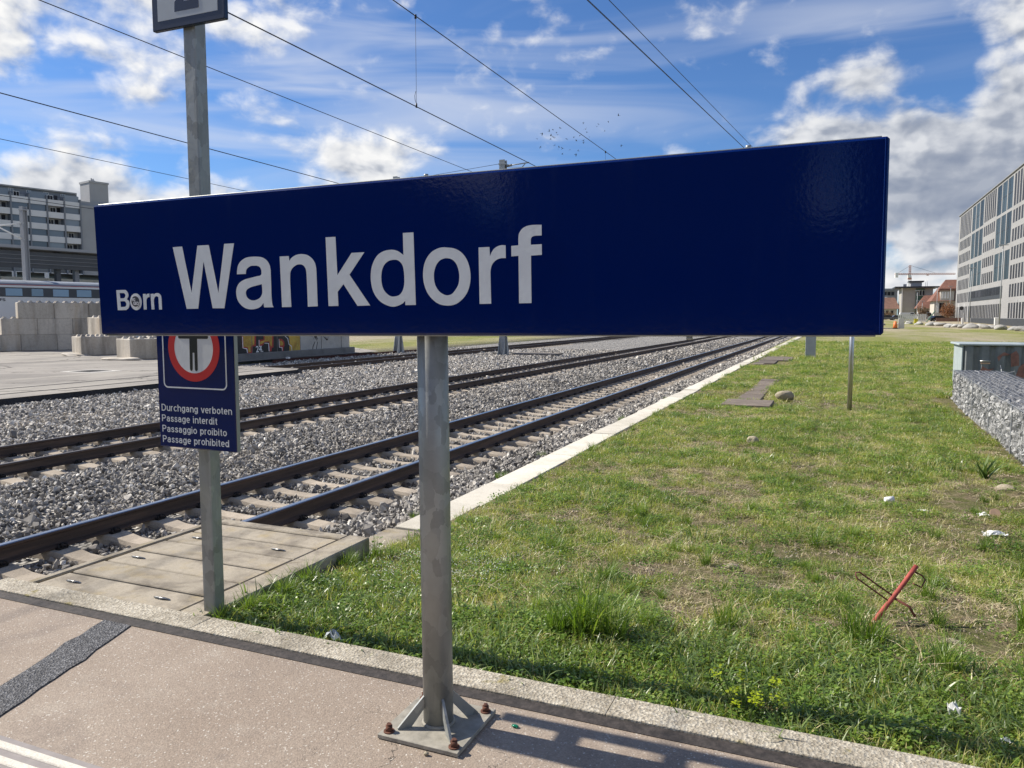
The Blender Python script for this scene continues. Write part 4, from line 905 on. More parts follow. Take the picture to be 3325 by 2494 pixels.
# red bent stake
t = thing('bent_stake', 'bent red painted steel stake with wire loops sticking out of the grass', 'stake', (.234, 4.66, -.12))
A = Vector((.215, 4.62, -.16)); dirn = Vector((.275, .30, .345)).normalized(); Ls = .50
def K(f, side=0.0, up=0.0): return A + dirn * (Ls * f) + Vector((.80, -.5, 0)).normalized() * side + Vector((0, 0, 1)) * up
path = [A + dirn * (Ls * i / 8) + Vector((0, 0, .003 * math.sin(i * .9))) for i in range(9)]
MB().tube([tuple(p) for p in path], .0135, 12).obj('stake_tube', M_redp, t)
l0, l1 = K(.44, -.005, .01), K(.52, -.005, .01); out_ = Vector((-.62, -.05, .42)).normalized()
loop = [l0] + [l0 + out_ * (.20 * i / 4) for i in range(1, 5)] + [l0 + out_ * .215 + (l1 - l0) * .25, l0 + out_ * .225 + (l1 - l0) * .6, l1 + out_ * .21] + [l1 + out_ * (.20 * (4 - i) / 4) for i in range(1, 5)]
MB().tube([tuple(p) for p in loop], .0046, 8).obj('wire_loop', M_redrod, t)
q0 = K(.93); MB().tube([tuple(q0), tuple(q0 + Vector((.05, .01, -.025))), tuple(q0 + Vector((.065, .0, -.045))), tuple(q0 + Vector((.045, -.02, -.085))), tuple(q0 + Vector((.0, -.01, -.07)))], .0046, 8).obj('wire_loop', M_redrod, t)
q0 = K(.52); MB().tube([tuple(q0), tuple(q0 + Vector((.085, -.01, -.04))), tuple(q0 + Vector((.115, -.02, -.09)))], .0075, 8).obj('wire_loop', M_redrod, t)
# litter
def crumple(name, label, c, r, seed, m=M_paper, n=3, cat='litter'):
    rg = random.Random(seed); mb = MB()
    bm = bmesh.new(); bmesh.ops.create_grid(bm, x_segments=5, y_segments=5, size=1.0)
    vs = [(c[0] + v.co.x * r[0] + rg.uniform(-.2, .2) * r[0], c[1] + v.co.y * r[1] + rg.uniform(-.2, .2) * r[1], c[2] + r[2] * (rg.uniform(0, 1) + .5 * (1 - abs(v.co.x)))) for v in bm.verts]
    fs = [tuple(x.index for x in f.verts) for f in bm.faces]; bm.free(); mb.add(vs, fs); o = mb.obj(name, m, fix=False)
    md = o.modifiers.new('thick', 'SOLIDIFY'); md.thickness = .002; return tag(o, label, cat)
crumple('paper_scrap', 'torn white paper scrap upright in the shaded grass by the kerb', (.50, 3.50, -.03), (.022, .010, .045), 1)
crumple('paper_scrap', 'crumpled grey film scrap at the lower right grass edge', (.66, 3.36, -.045), (.02, .015, .02), 2, M_greypl)
crumple('paper_scrap', 'crumpled white tissue lying in the grass left of the gabion', (1.30, 7.5, -.265), (.085, .05, .035), 3)
crumple('paper_scrap', 'clear plastic scrap on the kerb edge left of the sign post', (-2.28, 3.10, -.03), (.045, .02, .05), 4, M_greypl)
crumple('paper_scrap', 'grey crumpled foil in the grass behind the number plate post', (-2.72, 3.35, -.08), (.04, .03, .05), 14, M_greypl)
t = thing('paper_cup', 'white paper cup lying on its side in the meadow', 'cup', (.545, 8.5, -.25))
MB().tube([(.51, 8.5, -.240), (.59, 8.53, -.236)], .03, 16, radii=[.024, .033]).obj('cup', M_paper, t)
t = thing('food_tray', 'white and beige cardboard lid lying open in the grass near the gabion', 'litter', (1.37, 8.2, -.25))
crumple('lid', None, (1.33, 8.2, -.26), (.05, .05, .03), 6, M_paper, cat=None).parent = None
o = bpy.data.objects['lid'] if 'lid' in bpy.data.objects else None
if o:
    o.parent = t; o.location = -ORG[t.name]
mb = MB(); mb.tube([(1.415, 8.2, -.22), (1.417, 8.19, -.215)], .045, 18); mb.obj('disc', M_beige, t)
crumple('plastic_strip', 'thin white plastic strip lying between cup and cardboard lid', (.82, 8.2, -.255), (.06, .014, .012), 7)
tag(MB().blob((-1.105, 2.66, .006), (.016, .009, .005), 5, 2, .1).obj('glass_shard', M_gglass, fix=False), 'small green glass shard on the asphalt beside the sign base plate', 'shard')
tag(MB().blob((-1.33, 2.355, .009), (.010, .007, .008), 7, 2, .3).obj('pebble', M_rock, fix=False), 'single pebble in the crack before the sign base plate', 'pebble')
# ------------------------------------------------------------------ grass and weeds
def blades(n, rad, h0, h1, w, lean, seed, curl=0.5, seg=3, flat=0.0):
    rg = random.Random(seed); mb = MB(); sh = []
    for _ in range(n):
        a = rg.uniform(0, 6.283); rr = rad * math.sqrt(rg.random()); x, y = rr * math.cos(a), rr * math.sin(a)
        h = rg.uniform(h0, h1); th = rg.uniform(0, 6.283); l = lean * rg.uniform(.2, 1.2); dx, dy = math.cos(th), math.sin(th)
        px, py = -dy, dx; ww = w * rg.uniform(.6, 1.3); s = rg.random()
        tw = rg.uniform(-.8, .8); px, py = px * math.cos(tw) - dx * math.sin(tw) * 1, py * math.cos(tw) - dy * math.sin(tw)
        vs = []; 
        for k in range(seg + 1):
            t = k / seg; out = l * h * (t * (1 - curl) + curl * t * t) ; z = h * t * (1 - flat * t) * math.sqrt(max(.05, 1 - min(.9, (l * t * .7)) ** 2))
            wk = ww * (1 - t ** 1.7) * (.75 + .5 * t)
            if k < seg: vs += [(x + dx * out - px * wk, y + dy * out - py * wk, z), (x + dx * out + px * wk, y + dy * out + py * wk, z)]
            else: vs.append((x + dx * out, y + dy * out, z))
        fs = [(2 * k, 2 * k + 1, 2 * k + 3, 2 * k + 2) for k in range(seg - 1)] + [(2 * seg - 2, 2 * seg - 1, 2 * seg)]
        mb.add(vs, fs); sh += [s] * len(fs)
    return mb, sh
def leaves(n, rad, hh, size, seed):
    rg = random.Random(seed); mb = MB(); sh = []
    for _ in range(n):
        a = rg.uniform(0, 6.283); rr = rad * math.sqrt(rg.random()); c = Vector((rr * math.cos(a), rr * math.sin(a), rg.uniform(.2, 1) * hh)); th = rg.uniform(0, 6.283)
        e = Vector((math.cos(th), math.sin(th), rg.uniform(-.4, .6))).normalized() * size * rg.uniform(.6, 1.3); p = Vector((-math.sin(th), math.cos(th), rg.uniform(-.4, .4))).normalized() * size * .42
        mb.add([tuple(c), tuple(c + e * .45 + p), tuple(c + e), tuple(c + e * .45 - p)], [(0, 1, 2, 3)]); sh.append(rg.random())
    return mb, sh
PR = []
def addp(nm, mbsh, m): PR.append(proto(nm, mbsh[0], m, mbsh[1])); return len(PR) - 1
TURF = [addp('grass_a%d' % i, blades(52, .11, .018, .060, .0021, 1.15, 20 + i), M_grass) for i in range(5)]
LONG = [addp('grass_b%d' % i, blades(40, .10, .030, .080, .0025, 1.1, 40 + i), M_grass) for i in range(3)]
TUFT = [addp('grass_c%d' % i, blades(110, .055, .10, .24, .0026, .8, 60 + i, .75, 4), M_tuft) for i in range(3)]
WIDE = [addp('grass_d%d' % i, blades(24, .10, .035, .095, .0046, 1.3, 80 + i, .7, 4), M_wide) for i in range(3)]
STRAW = [addp('grass_e%d' % i, blades(26, .11, .03, .12, .0018, 2.2, 100 + i, .3, 3, .75), M_straw) for i in range(3)]
WEED = [addp('grass_f%d' % i, leaves(110, .10, .045, .017, 120 + i), M_weed) for i in range(3)]
def flower_proto(i):
    rg = random.Random(150 + i); mb, sh = blades(16, .06, .06, .12, .0012, .5, 150 + i)
    nst = len(mb.f)
    for _ in range(9):
        a = rg.uniform(0, 6.28); r = .07 * math.sqrt(rg.random()); z = rg.uniform(.09, .15); x, y = r * math.cos(a), r * math.sin(a)
        mb.cur = 1
        mb.add([(x - .0035, y, z), (x, y - .0035, z + .002), (x + .0035, y, z), (x, y + .0035, z + .002), (x, y, z + .004)], [(0, 1, 4), (1, 2, 4), (2, 3, 4), (3, 0, 4)]); sh += [.5] * 4
    return proto('grass_g%d' % i, mb, [M_tuft, M_flower], sh)
FLOW = []
for i in range(2): PR.append(flower_proto(i)); FLOW.append(len(PR) - 1)
def crumb_proto(i):
    rg = random.Random(400 + i); mb = MB()
    for _ in range(22):
        a = rg.uniform(0, 6.28); r = .13 * math.sqrt(rg.random()); s = rg.uniform(.004, .013); c = (r * math.cos(a), r * math.sin(a), s * .3); q = rg.uniform(0, 6.28)
        vs = [(c[0] + s * math.cos(q + k * 1.57) * rg.uniform(.7, 1.2), c[1] + s * math.sin(q + k * 1.57) * rg.uniform(.7, 1.2), 0) for k in range(4)] + [(c[0], c[1], s * rg.uniform(.6, 1.1))]
        mb.add(vs, [(0, 1, 4), (1, 2, 4), (2, 3, 4), (3, 0, 4)])
    return proto('grass_h%d' % i, mb, M_crumb, [.5] * len(mb.f))
CRUMB = []
for i in range(2): PR.append(crumb_proto(i)); CRUMB.append(len(PR) - 1)
# collection children are picked in name order, which is the order above
def meadow(n, x0, x1, y0, y1, sc):
    x = RNG.uniform(x0, x1, n); y = RNG.uniform(y0, y1, n)
    ok = in_view(x, y, 2.8) & (x > -3.06) & (y > 3.045) & ~((x < -3.15) & (y < 5.75)) & ~((x > 2.15) & (x < 3.7) & (y < 19.8)) & ~((x > 3.0) & (y > 23.3) & (y < 24.6))
    for (a, b, c, d) in ((-2.16, -1.18, 16.3, 17.45), (-2.02, -1.5, 17.7, 23.9), (-3.0, -1.7, 30.9, 37.5)): ok &= ~((x > a) & (x < b) & (y > c) & (y < d))
    x, y = x[ok], y[ok]; z = gz(x, y)
    dry = .05 + .50 * vnoise(x, y, .8, 21) + .45 * vnoise(x, y, 2.7, 22)
    bare = np.zeros_like(x)
    for (bx, by, ra, rb) in ((.75, 4.55, .55, .28), (-.6, 5.3, .45, .3), (-.25, 6.2, .5, .3), (1.7, 9.4, .6, .9), (-.9, 4.5, .25, .2), (.1, 5.6, .3, .2)):
        bare = np.maximum(bare, np.exp(-(((x - bx) / ra) ** 2 + ((y - by) / rb) ** 2)))
    dry = dry + .55 * bare - .22 * np.exp(-((y - 3.45) / .5) ** 2) - .12 * ((x < -1.7) & (y < 6))
    r = RNG.random(len(x)); keep = ~((dry > .62) & (RNG.random(len(x)) < np.clip((dry - .55) * 2.2, 0, .74)))
    idx = np.empty(len(x), int)
    ch = lambda A, k: np.array(A)[RNG.integers(0, len(A), k)]
    for j in range(len(x)):
        q = r[j]; dd = dry[j]; nearkerb = y[j] < 3.9
        if dd > .66: A = STRAW if q < .42 else (CRUMB if q < .66 else (TURF if q < .9 else WEED))
        elif dd > .52: A = TURF if q < .50 else (STRAW if q < .80 else (LONG if q < .85 else WEED))
        elif nearkerb: A = TURF if q < .34 else (LONG if q < .50 else (WIDE if q < .74 else WEED))
        else: A = TURF if q < .44 else (LONG if q < .56 else (WIDE if q < .64 else (WEED if q < .82 else STRAW)))
        idx[j] = A[RNG.integers(0, len(A))]
    s = sc * RNG.uniform(.75, 1.3, len(x)) * np.where(dry > .6, .8, 1.0)
    return np.stack([x, y, z], -1)[keep], s[keep], idx[keep]
Z = [meadow(6200, -3.05, 3.2, 3.045, 6.0, 1.0), meadow(7000, -3.05, 4.5, 6.0, 10, 1.1), meadow(12000, -3.15, 6, 10, 17, 1.2), meadow(15000, -3.15, 9, 17, 32, 1.6), meadow(9000, -3.15, 14, 32, 62, 2.5)]
# hand-placed tufts, edge growth along trough, pit and kerb
ex = []
def tuft(x, y, s, A): ex.append((x, y, float(gz(x, y)) - .005, s * (1.45 if A is TUFT and y < 8 and -2.6 < x else 1.0), A[len(ex) % len(A)]))
for (x, y, s) in ((-1.14, 3.74, 1.1), (-1.22, 3.80, .95), (-1.05, 3.84, 1.0), (-1.0, 3.74, .8), (-1.3, 3.72, .7), (-.50, 4.20, .75), (-.90, 4.03, .6), (.20, 4.28, .9), (.13, 4.36, .7), (1.05, 4.95, .8), (1.1, 5.1, .7), (-1.6, 6.9, .7), (.2, 7.0, .6), (-.7, 7.6, .6), (-1.9, 5.4, .6), (.9, 4.0, .7), (.55, 4.05, .7), (-.1, 6.6, .6), (.6, 5.4, .6), (-1.35, 5.0, .5), (1.3, 6.3, .7), (-.4, 9.2, .7), (.9, 9.6, .7)): tuft(x, y, s, TUFT)
for i in range(70):
    y = 5.9 + 24 * random.random() ** 1.6; tuft(-3.08 + random.uniform(-.06, .10), y, random.uniform(.35, .75), TUFT if random.random() < .45 else LONG)
for i in range(40): tuft(-3.0 + random.uniform(-.03, .12), random.uniform(3.1, 4.7), random.uniform(.5, .9), TUFT if random.random() < .3 else LONG)
for i in range(60): tuft(random.uniform(-2.9, 2.2), 3.07 + abs(random.gauss(0, .05)), random.uniform(.35, .7), LONG if random.random() < .6 else WIDE)
for i in range(70): tuft(random.uniform(-.45, 1.6), random.uniform(3.3, 4.0), random.uniform(.8, 1.3), WIDE)
for i in range(75): tuft(-2.35 + random.gauss(0, .32), 4.35 + random.gauss(0, .38), random.uniform(.7, 1.1), FLOW)
for i in range(150): tuft(random.uniform(-2.6, 3.2), 4.0 + 12 * random.random() ** 1.3, random.uniform(.28, .55), TUFT)
for i in range(26): tuft(random.uniform(-1.6, 1.6), random.uniform(4.4, 9.5), random.uniform(.5, .8), FLOW)
for (x, y) in ((-3.68, 8.3), (-3.72, 8.4), (-3.66, 6.3), (-3.75, 9.9), (-3.7, 14), (-3.66, 18)):
    ex.append((x, y, -.36, .55, TUFT[0])); ex.append((x + .05, y + .1, -.36, .5, TUFT[1]))
ex = [q for q in ex if q[0] > -3.9 and not (q[0] < -3.06 and q[1] < 5.0)]
pts = np.concatenate([z[0] for z in Z] + [np.array([q[:3] for q in ex])]); sc = np.concatenate([z[1] for z in Z] + [np.array([q[3] for q in ex])]); idx = np.concatenate([z[2] for z in Z] + [np.array([q[4] for q in ex])])
n = len(pts); rot = np.zeros((n, 3)); rot[:, 2] = RNG.uniform(0, 6.283, n); rot[:, :2] = RNG.normal(0, .12, (n, 2))
scatter('grass', pts, rot, np.stack([sc, sc, sc * RNG.uniform(.75, 1.15, n)], -1), idx, PR, 'rough spring grass with weeds and dry straw covering the meadow', 'grass')

# yellow-green spurge by the kerb
t = thing('spurge_plant', 'bright yellow green spurge plant growing beside the kerb', 'plant', (-.30, 3.20, -.06))
rg = random.Random(8); st = MB(); br = MB(); sh = []
for i in range(20):
    a = rg.uniform(0, 6.28); r = .13 * math.sqrt(rg.random()); top = Vector((-.30 + r * math.cos(a) * 1.3, 3.20 + r * math.sin(a) * .6, -.06 + rg.uniform(.07, .20))); b0 = Vector((-.30 + r * .3 * math.cos(a), 3.20, -.07))
    st.tube([tuple(b0), tuple((b0 + top) / 2 + Vector((0, 0, .01))), tuple(top)], .0016, 5)
    for k in range(15):
        th = rg.uniform(0, 6.28); c = top + Vector((rg.uniform(-.02, .02), rg.uniform(-.02, .02), rg.uniform(-.008, .014))); e_ = Vector((math.cos(th), math.sin(th), .25)) * .0125; p_ = Vector((-math.sin(th), math.cos(th), 0)) * .008
        br.add([tuple(c), tuple(c + e_ * .5 + p_), tuple(c + e_), tuple(c + e_ * .5 - p_)], [(0, 1, 2, 3)]); sh.append(rg.random())
st.obj('stem', M_tuft, t)
o = br.obj('bracts', M_spurge, t, fix=False); a = o.data.attributes.new('shade', 'FLOAT', 'FACE'); a.data.foreach_set('value', np.array(sh, np.float32))
# rosette weed at the foot of the gabion
t = thing('rosette_plant', 'grey green rosette plant with long leaves at the foot of the gabion', 'plant', (1.62, 10.1, -.27))
mb, sh = blades(16, .03, .18, .32, .022, .9, 333, .6, 4); mb.v = [(a + 1.62, b + 10.1, c - .27) for a, b, c in mb.v]
o = mb.obj('leaves', M_wide, t, fix=False); a = o.data.attributes.new('shade', 'FLOAT', 'FACE'); a.data.foreach_set('value', np.array(sh, np.float32))
t = thing('leafy_weed', 'tall leafy weed rising at the corner of the cable pit', 'plant', (-3.0, 4.66, -.27))
mb, sh = leaves(26, .05, .30, .035, 77); mb.v = [(a - 2.99, b + 4.60, c - .25) for a, b, c in mb.v]
o = mb.obj('leaves', M_weed, t, fix=False); a = o.data.attributes.new('shade', 'FLOAT', 'FACE'); a.data.foreach_set('value', np.array(sh, np.float32))
mb = MB()
for k in range(3): mb.tube([(-2.99 + .02 * k, 4.6, -.27), (-2.98 + .03 * k - .03, 4.6, .04 - .05 * k)], .002, 5)
mb.obj('stem', M_weed, t)
# ------------------------------------------------------------------ overhead line
def wire_path(x, z, y0, y1, span=50.0, sag=0.0, n=60, off=41.0):
    out = []
    for i in range(n + 1):
        y = y0 + (y1 - y0) * i / n; s = ((y - off) % span) / span; out.append((x, y, z - sag * 4 * s * (1 - s)))
    return out
def catenary(key, label, z_c, z_m, sag, x_off=0.0, drops=()):
    a, b = TRACKS[key]; x = (a + b) / 2 + x_off
    t = thing('overhead_line', label, 'overhead line', (x, 0, z_c), 'overhead wires above the tracks')
    MB().tube(wire_path(x, z_c, -6, 150), .0085, 6).obj('contact_wire', M_wire, t)
    mp = wire_path(x, z_m, -6, 150, sag=sag); MB().tube(mp, .0085, 6).obj('messenger_wire', M_wire, t)
    for y in drops:
        zm = float(np.interp(y, [p[1] for p in mp], [p[2] for p in mp]))
        mb = MB(); mb.rod((x, y, z_c), (x, y, zm), .0032, 5); mb.tube([(x, y, zm - .04), (x, y, zm + .02)], .02, 6); mb.tube([(x, y, z_c - .015), (x, y, z_c + .05)], .016, 6)
        mb.tube([(x, y, z_c + .05), (x, y - .04, z_c + .09), (x, y - .05, z_c + .16), (x, y - .02, z_c + .23), (x, y, z_c + .24)], .004, 5); mb.obj('dropper', M_wire, t)
catenary('near', 'overhead contact and messenger wires above the nearest track', 4.95, 6.35, 0.0, 0, (11.08, 22, 33, 44))
catenary('middle', 'overhead contact and messenger wires above the middle track', 4.95, 6.55, 0.0, 0, (25.0, 37))
catenary('far', 'overhead contact and messenger wires above the farthest track', 4.95, 6.5, 0.0, 0, (22, 34))
t = thing('feeder_line', 'pair of feeder wires crossing high above the right part of the tracks', 'wires', (-6.6, 21, 10.3))
for dx, dz in ((0, 0), (.42, .10)):
    MB().tube([(-8.4 + dx, -2, 10.05 + dz), (-6.6 + dx, 21.1, 10.28 + dz), (-4.84 + dx * .8, 43.5, 10.56 + dz), (-2.6, 72, 10.9 + dz)], .011, 6).obj('wire', M_wire, t)
MB().tube([(-8.4 + .03, -2, 10.02), (-6.6 + .05, 21.1, 10.20), (-4.84 + .04, 43.5, 10.5), (-2.6, 72, 10.8)], .008, 6).obj('wire', M_wire, t)

def mast(x, y, z0, z1, w, label, arms=(), m=M_mast):
    t = thing('overhead_mast', label, 'mast', (x, y, z0), 'masts carrying the overhead line')
    mb = MB(); h = w / 2
    mb.box(x - h, x + h, y - h, y - h + .03, z0, z1); mb.box(x - h, x + h, y + h - .03, y + h, z0, z1); mb.box(x - .02, x + .02, y - h + .03, y + h - .03, z0, z1)
    mb.obj('column', m, t)
    mb = MB(); 
    for s in (-1, 1):
        mb.prism([(y - h - .28, z0), (y - h, z0 + 1.1), (y - h, z0)], x + s * h - .015, x + s * h + .015, 'x'); mb.prism([(y + h + .28, z0), (y + h, z0 + 1.1), (y + h, z0)], x + s * h - .015, x + s * h + .015, 'x')
    mb.box(x - h - .2, x + h + .2, y - h - .35, y + h + .35, z0 - .1, z0 + .03); mb.obj('foot', m, t)
    MB().box(x - h - .03, x + h + .03, y - h - .03, y + h + .03, z1 - .28, z1 - .2).obj('head_collar', m, t)
    for a in arms: a(t)
    return t
def arm_fn(x, y, z, dx):
    def f(t):
        MB().tube([(x, y, z), (x + dx, y, z + .1)], .035, 8).obj('cantilever', M_mast, t)
        MB().tube([(x, y, z - 1.3), (x + dx * .85, y, z + .05)], .03, 8).obj('stay', M_mast, t)
        mb = MB(); n = 6
        for k in range(n): mb.tube([(x + dx * (.06 + .05 * k), y, z + .006 * k), (x + dx * (.085 + .05 * k), y, z + .008 * k)], .07, 10)
        mb.obj('insulator', M_insul, t)
    return f
mast(-17.85, 41.15, -.68, 10.50, .34, 'grey steel overhead mast standing on ballast between middle and far track', [arm_fn(-17.85, 41.15, 10.15, 1.6), arm_fn(-17.85, 41.15, 6.3, 5.4), arm_fn(-17.85, 41.15, 6.3, -3.4)])
mast(-24.6, 40.65, -.66, 9.95, .30, 'grey steel overhead mast beyond the farthest track by the wall end', [arm_fn(-24.6, 40.65, 9.75, 1.1)])
# round-wire guy at the top of the mast
t = thing('span_wire', 'cross wire running from the mast head over the tracks', 'wire', (-17.8, 41.1, 10.5))
MB().tube([(-18.0, 41.1, 10.3), (-24.4, 40.7, 9.7)], .012, 5).obj('wire', M_wire, t); MB().tube([(-17.7, 41.1, 10.1), (-6.3, 42.5, 9.3)], .012, 5).obj('wire', M_wire, t)
# concrete mast in front of the train
t = mast(-54.0, 38.05, -.5, 9.46, .36, 'pale overhead mast standing before the carriage at the left edge', [], M_aptg)
MB().tube([(-54.0, 38.05, 8.3), (-55.2, 35.6, 7.75)], .05, 8).obj('cantilever', M_crane_w, t); MB().tube([(-54.0, 38.05, 7.1), (-54.75, 36.55, 7.95)], .05, 8).obj('stay', M_crane_w, t)
MB().tube([(-55.0, 36.1, 7.85), (-54.9, 36.25, 6.1), (-54.75, 36.5, 5.2)], .03, 6).obj('registration_arm', M_mast, t); MB().tube([(-54.75, 36.5, 5.25), (-54.75, 36.5, 5.0)], .10, 8).obj('weight', M_mast, t)
t = thing('manhole', 'flat square concrete manhole cover lying in the ballast', 'manhole', (-15.8, 19.5, -.65))
MB().box(-16.5, -15.0, 18.7, 20.2, -.75, -.595, .02).obj('cover', M_manhole, t)
t = thing('manhole', 'concrete cable cover beside the foot of the overhead mast', 'manhole', (-16.0, 42, -.65))
MB().box(-17.2, -14.6, 40.9, 42.4, -.8, -.50, .02).obj('cover', M_manhole, t)

t = thing('drain_cover', 'dark flat drain cover let into the concrete yard before the blocks', 'drain', (-26.4, 21.0, -.49))
MB().box(-27.0, -25.9, 20.5, 21.5, -.6, -.484, .003).obj('cover', M_padside, t); MB().box(-27.25, -25.6, 20.3, 21.7, -.6, -.4875, .002).obj('frame', M_wallc, t)
# ------------------------------------------------------------------ concrete blocks and graffiti wall
BD = Vector((.457, .889, 0)).normalized(); BO = Vector((-45.833, 31.717, -.49)); BN = Vector((BD.y, -BD.x, 0))   # face normal towards the camera
def cblock(label, o, ex, L, H=1.0, D=1.0, seed=0):
    ex = Vector(ex).normalized(); o = Vector(o); ey = Vector((0, 0, 1)).cross(ex)
    t = thing('concrete_block', label, 'concrete block', tuple(o), 'interlocking concrete blocks')
    mb = MB().frame(o, ex); mb.box(.006, L - .006, 0, D, 0, H - .005, .03); mb.obj('block', M_block, t)
    n = max(1, round(L / .5)); mb = None
    for i in range(n):
        for j in (0, 1):
            cx_ = L * (i + .5) / n; cy_ = D * (.28 + .44 * j); mb = MB().frame(o, ex); r = .13
            mb.add([(cx_ - r, cy_ - r, H - .01), (cx_ + r, cy_ - r, H - .01), (cx_ + r, cy_ + r, H - .01), (cx_ - r, cy_ + r, H - .01), (cx_ - .05, cy_ - .05, H + .11), (cx_ + .05, cy_ - .05, H + .11), (cx_ + .05, cy_ + .05, H + .11), (cx_ - .05, cy_ + .05, H + .11)],
                   [(3, 2, 1, 0), (4, 5, 6, 7), (0, 1, 5, 4), (1, 2, 6, 5), (2, 3, 7, 6), (3, 0, 4, 7)]); mb.obj('stud', M_block, t)
    return t
def bk(label, k, row, L): return cblock(label, BO + BD * k + Vector((0, 0, row * 0.985)), BD, L)
bk('stained concrete block, first from the left in the bottom row of the stack', -1.93, 0, 1.93)
bk('plain concrete block, second from the left in the bottom row of the stack', 0, 0, 1.93)
bk('pale concrete block, third from the left in the bottom row of the stack', 1.93, 0, 1.93)
bk('concrete block with a chipped lower corner, first in the middle row of the stack', -.97, 1, 1.88)
bk('mottled concrete block, second in the middle row of the stack', .91, 1, 1.92)
bk('brown streaked concrete block, third in the middle row of the stack', 2.83, 1, 1.9)
bk('dark stained concrete block with a sunlit end, first in the top row', -.08, 2, 1.93)
bk('ochre streaked concrete block, second in the top row of the stack', 1.85, 2, 1.92)
bk('light grey concrete block, third in the top row of the stack', 3.77, 2, 1.9)
D48 = Vector((.329, .944, 0)).normalized()
N48 = Vector((-D48.y, D48.x, 0))
cblock('broken cornered concrete block standing forward of the stack on the yard', (-37.228, 29.043, -.49), D48, 1.9, 1.02, 1.4)
cblock('nearest concrete block standing on rubble just left of the no-passage plate', (-31.689, 27.358, -.49), D48, 2.4, 1.0, 1.7)
b_ = Vector((-38.737, 31.446, -.49))
cblock('concrete block hidden behind the broken cornered one, carrying another', b_, D48, 1.9, 1.0, 1.85)
cblock('bright concrete block resting on another behind the sign corner', b_ + Vector((0, 0, 1.0)), D48, 1.9, 1.05, 1.85)
cblock('concrete block standing behind the nearest block on the yard', (-32.6, 29.6, -.49), D48, 1.9, 1.05, 1.4)
for i, (c, r) in enumerate((((-31.9, 27.2, -.47), (.9, .5, .12)), ((-37.4, 28.8, -.47), (.7, .5, .12)))):
    tag(MB().blob(c, r, 60 + i, 3, .5).obj('rubble_heap', M_block, fix=False), ('low heap of crushed rubble under the nearest concrete block', 'low heap of crushed rubble under the broken cornered block')[i], 'rubble')

t = thing('graffiti_wall', 'grey concrete wall with black, red and ochre graffiti lettering beyond the tracks', 'wall', (-26.2, 32, -.6))
WX = -26.3
MB().box(WX - .5, WX, 27.6, 37.95, -.17, 2.1).obj('wall', M_wallc, t)
MB().box(WX - .6, WX + .12, 27.2, 38.35, -.72, -.17, .03).obj('footing', M_foot, t)
for v in (29.75, 31.61, 33.44, 35.28, 37.14): MB().box(WX, WX + .012, v - .02, v + .02, -.17, 2.1).obj('joint', M_foot, t)
def paint(name, cs, m, d): fill2d(name, cs, m, t, (WX + d, 0, 0), (0, 1, 0), (0, 0, 1), .004)
paint('graffiti', [[(28.41, -0.21), (32.71, -0.22), (32.72, 0.6), (32.42, 0.82), (28.46, 0.86)]], M_g_black, .003)
paint('graffiti', [[(32.55, -0.22), (33.43, -0.23), (33.47, 0.8), (32.42, 0.78), (32.57, 0.45)]], M_g_yel, .004)
paint('graffiti', [[(29.08, 0.85), (29.08, 0.09), (29.38, 0.02), (29.4, -0.17), (29.78, -0.17), (29.8, 0.15), (30.03, 0.16), (30.07, 0.83)]], M_g_red, .006)
paint('graffiti', [[(29.18, 0.84), (29.17, 0.16), (29.48, 0.11), (29.5, -0.12), (29.64, -0.12), (29.65, 0.12), (29.77, 0.19), (29.92, 0.25), (29.95, 0.83)]], M_g_yel, .009)
paint('graffiti', [[(30.23, 0.45), (30.23, 0.17), (30.47, 0.16), (30.6, 0.23), (30.6, 0.31), (30.99, 0.33), (30.98, -0.15), (31.15, -0.14), (31.18, 0.03), (31.31, 0.05), (31.34, 0.8), (30.57, 0.75), (30.61, 0.47)]], M_g_red, .006)
paint('graffiti', [[(30.32, 0.31), (30.35, 0.22), (30.6, 0.31), (30.65, 0.36), (31.01, 0.37), (31.11, 0.11), (31.2, 0.12), (31.23, 0.77), (30.67, 0.71), (30.68, 0.43), (30.35, 0.37)]], M_g_yel, .009)
paint('graffiti', [[(31.73, 0.48), (31.74, 0.05), (31.95, 0.0), (31.97, -0.18), (32.06, -0.18), (32.09, 0.04), (32.17, 0.1), (32.15, 0.32), (31.97, 0.46)]], M_g_red, .006)
paint('graffiti', [[(31.79, 0.37), (31.82, 0.12), (32.04, 0.13), (32.08, 0.23), (31.94, 0.37)]], M_g_yel, .009)
for c in ([(29.1, 0.65), (29.1, 0.09), (29.36, 0.03), (29.4, -0.15), (29.46, -0.16), (29.42, 0.06), (29.15, 0.11), (29.14, 0.64)], [(30.24, 0.45), (30.24, 0.12), (30.44, 0.11), (30.44, 0.15), (30.28, 0.16), (30.28, 0.45)], [(30.65, 0.27), (30.93, 0.25), (30.95, -0.13), (31.0, -0.14), (30.98, 0.28), (30.65, 0.3)], [(31.73, 0.46), (31.73, 0.03), (31.94, -0.0), (31.96, -0.15), (31.99, -0.15), (31.99, 0.03), (31.77, 0.05), (31.76, 0.46)], [(32.17, 0.61), (32.41, 0.46), (32.48, 0.17), (32.7, 0.03), (32.72, -0.21), (32.75, -0.21), (32.74, 0.07), (32.52, 0.18), (32.46, 0.47), (32.22, 0.62)]):
    paint('graffiti_highlight', [c], M_g_white, .012)
text('graffiti_numeral', '24.', M_g_white, t, (WX + .022, 30.01, -0.14), (0, 1, 0), (0, 0, 1), 0.52, .30, .02)
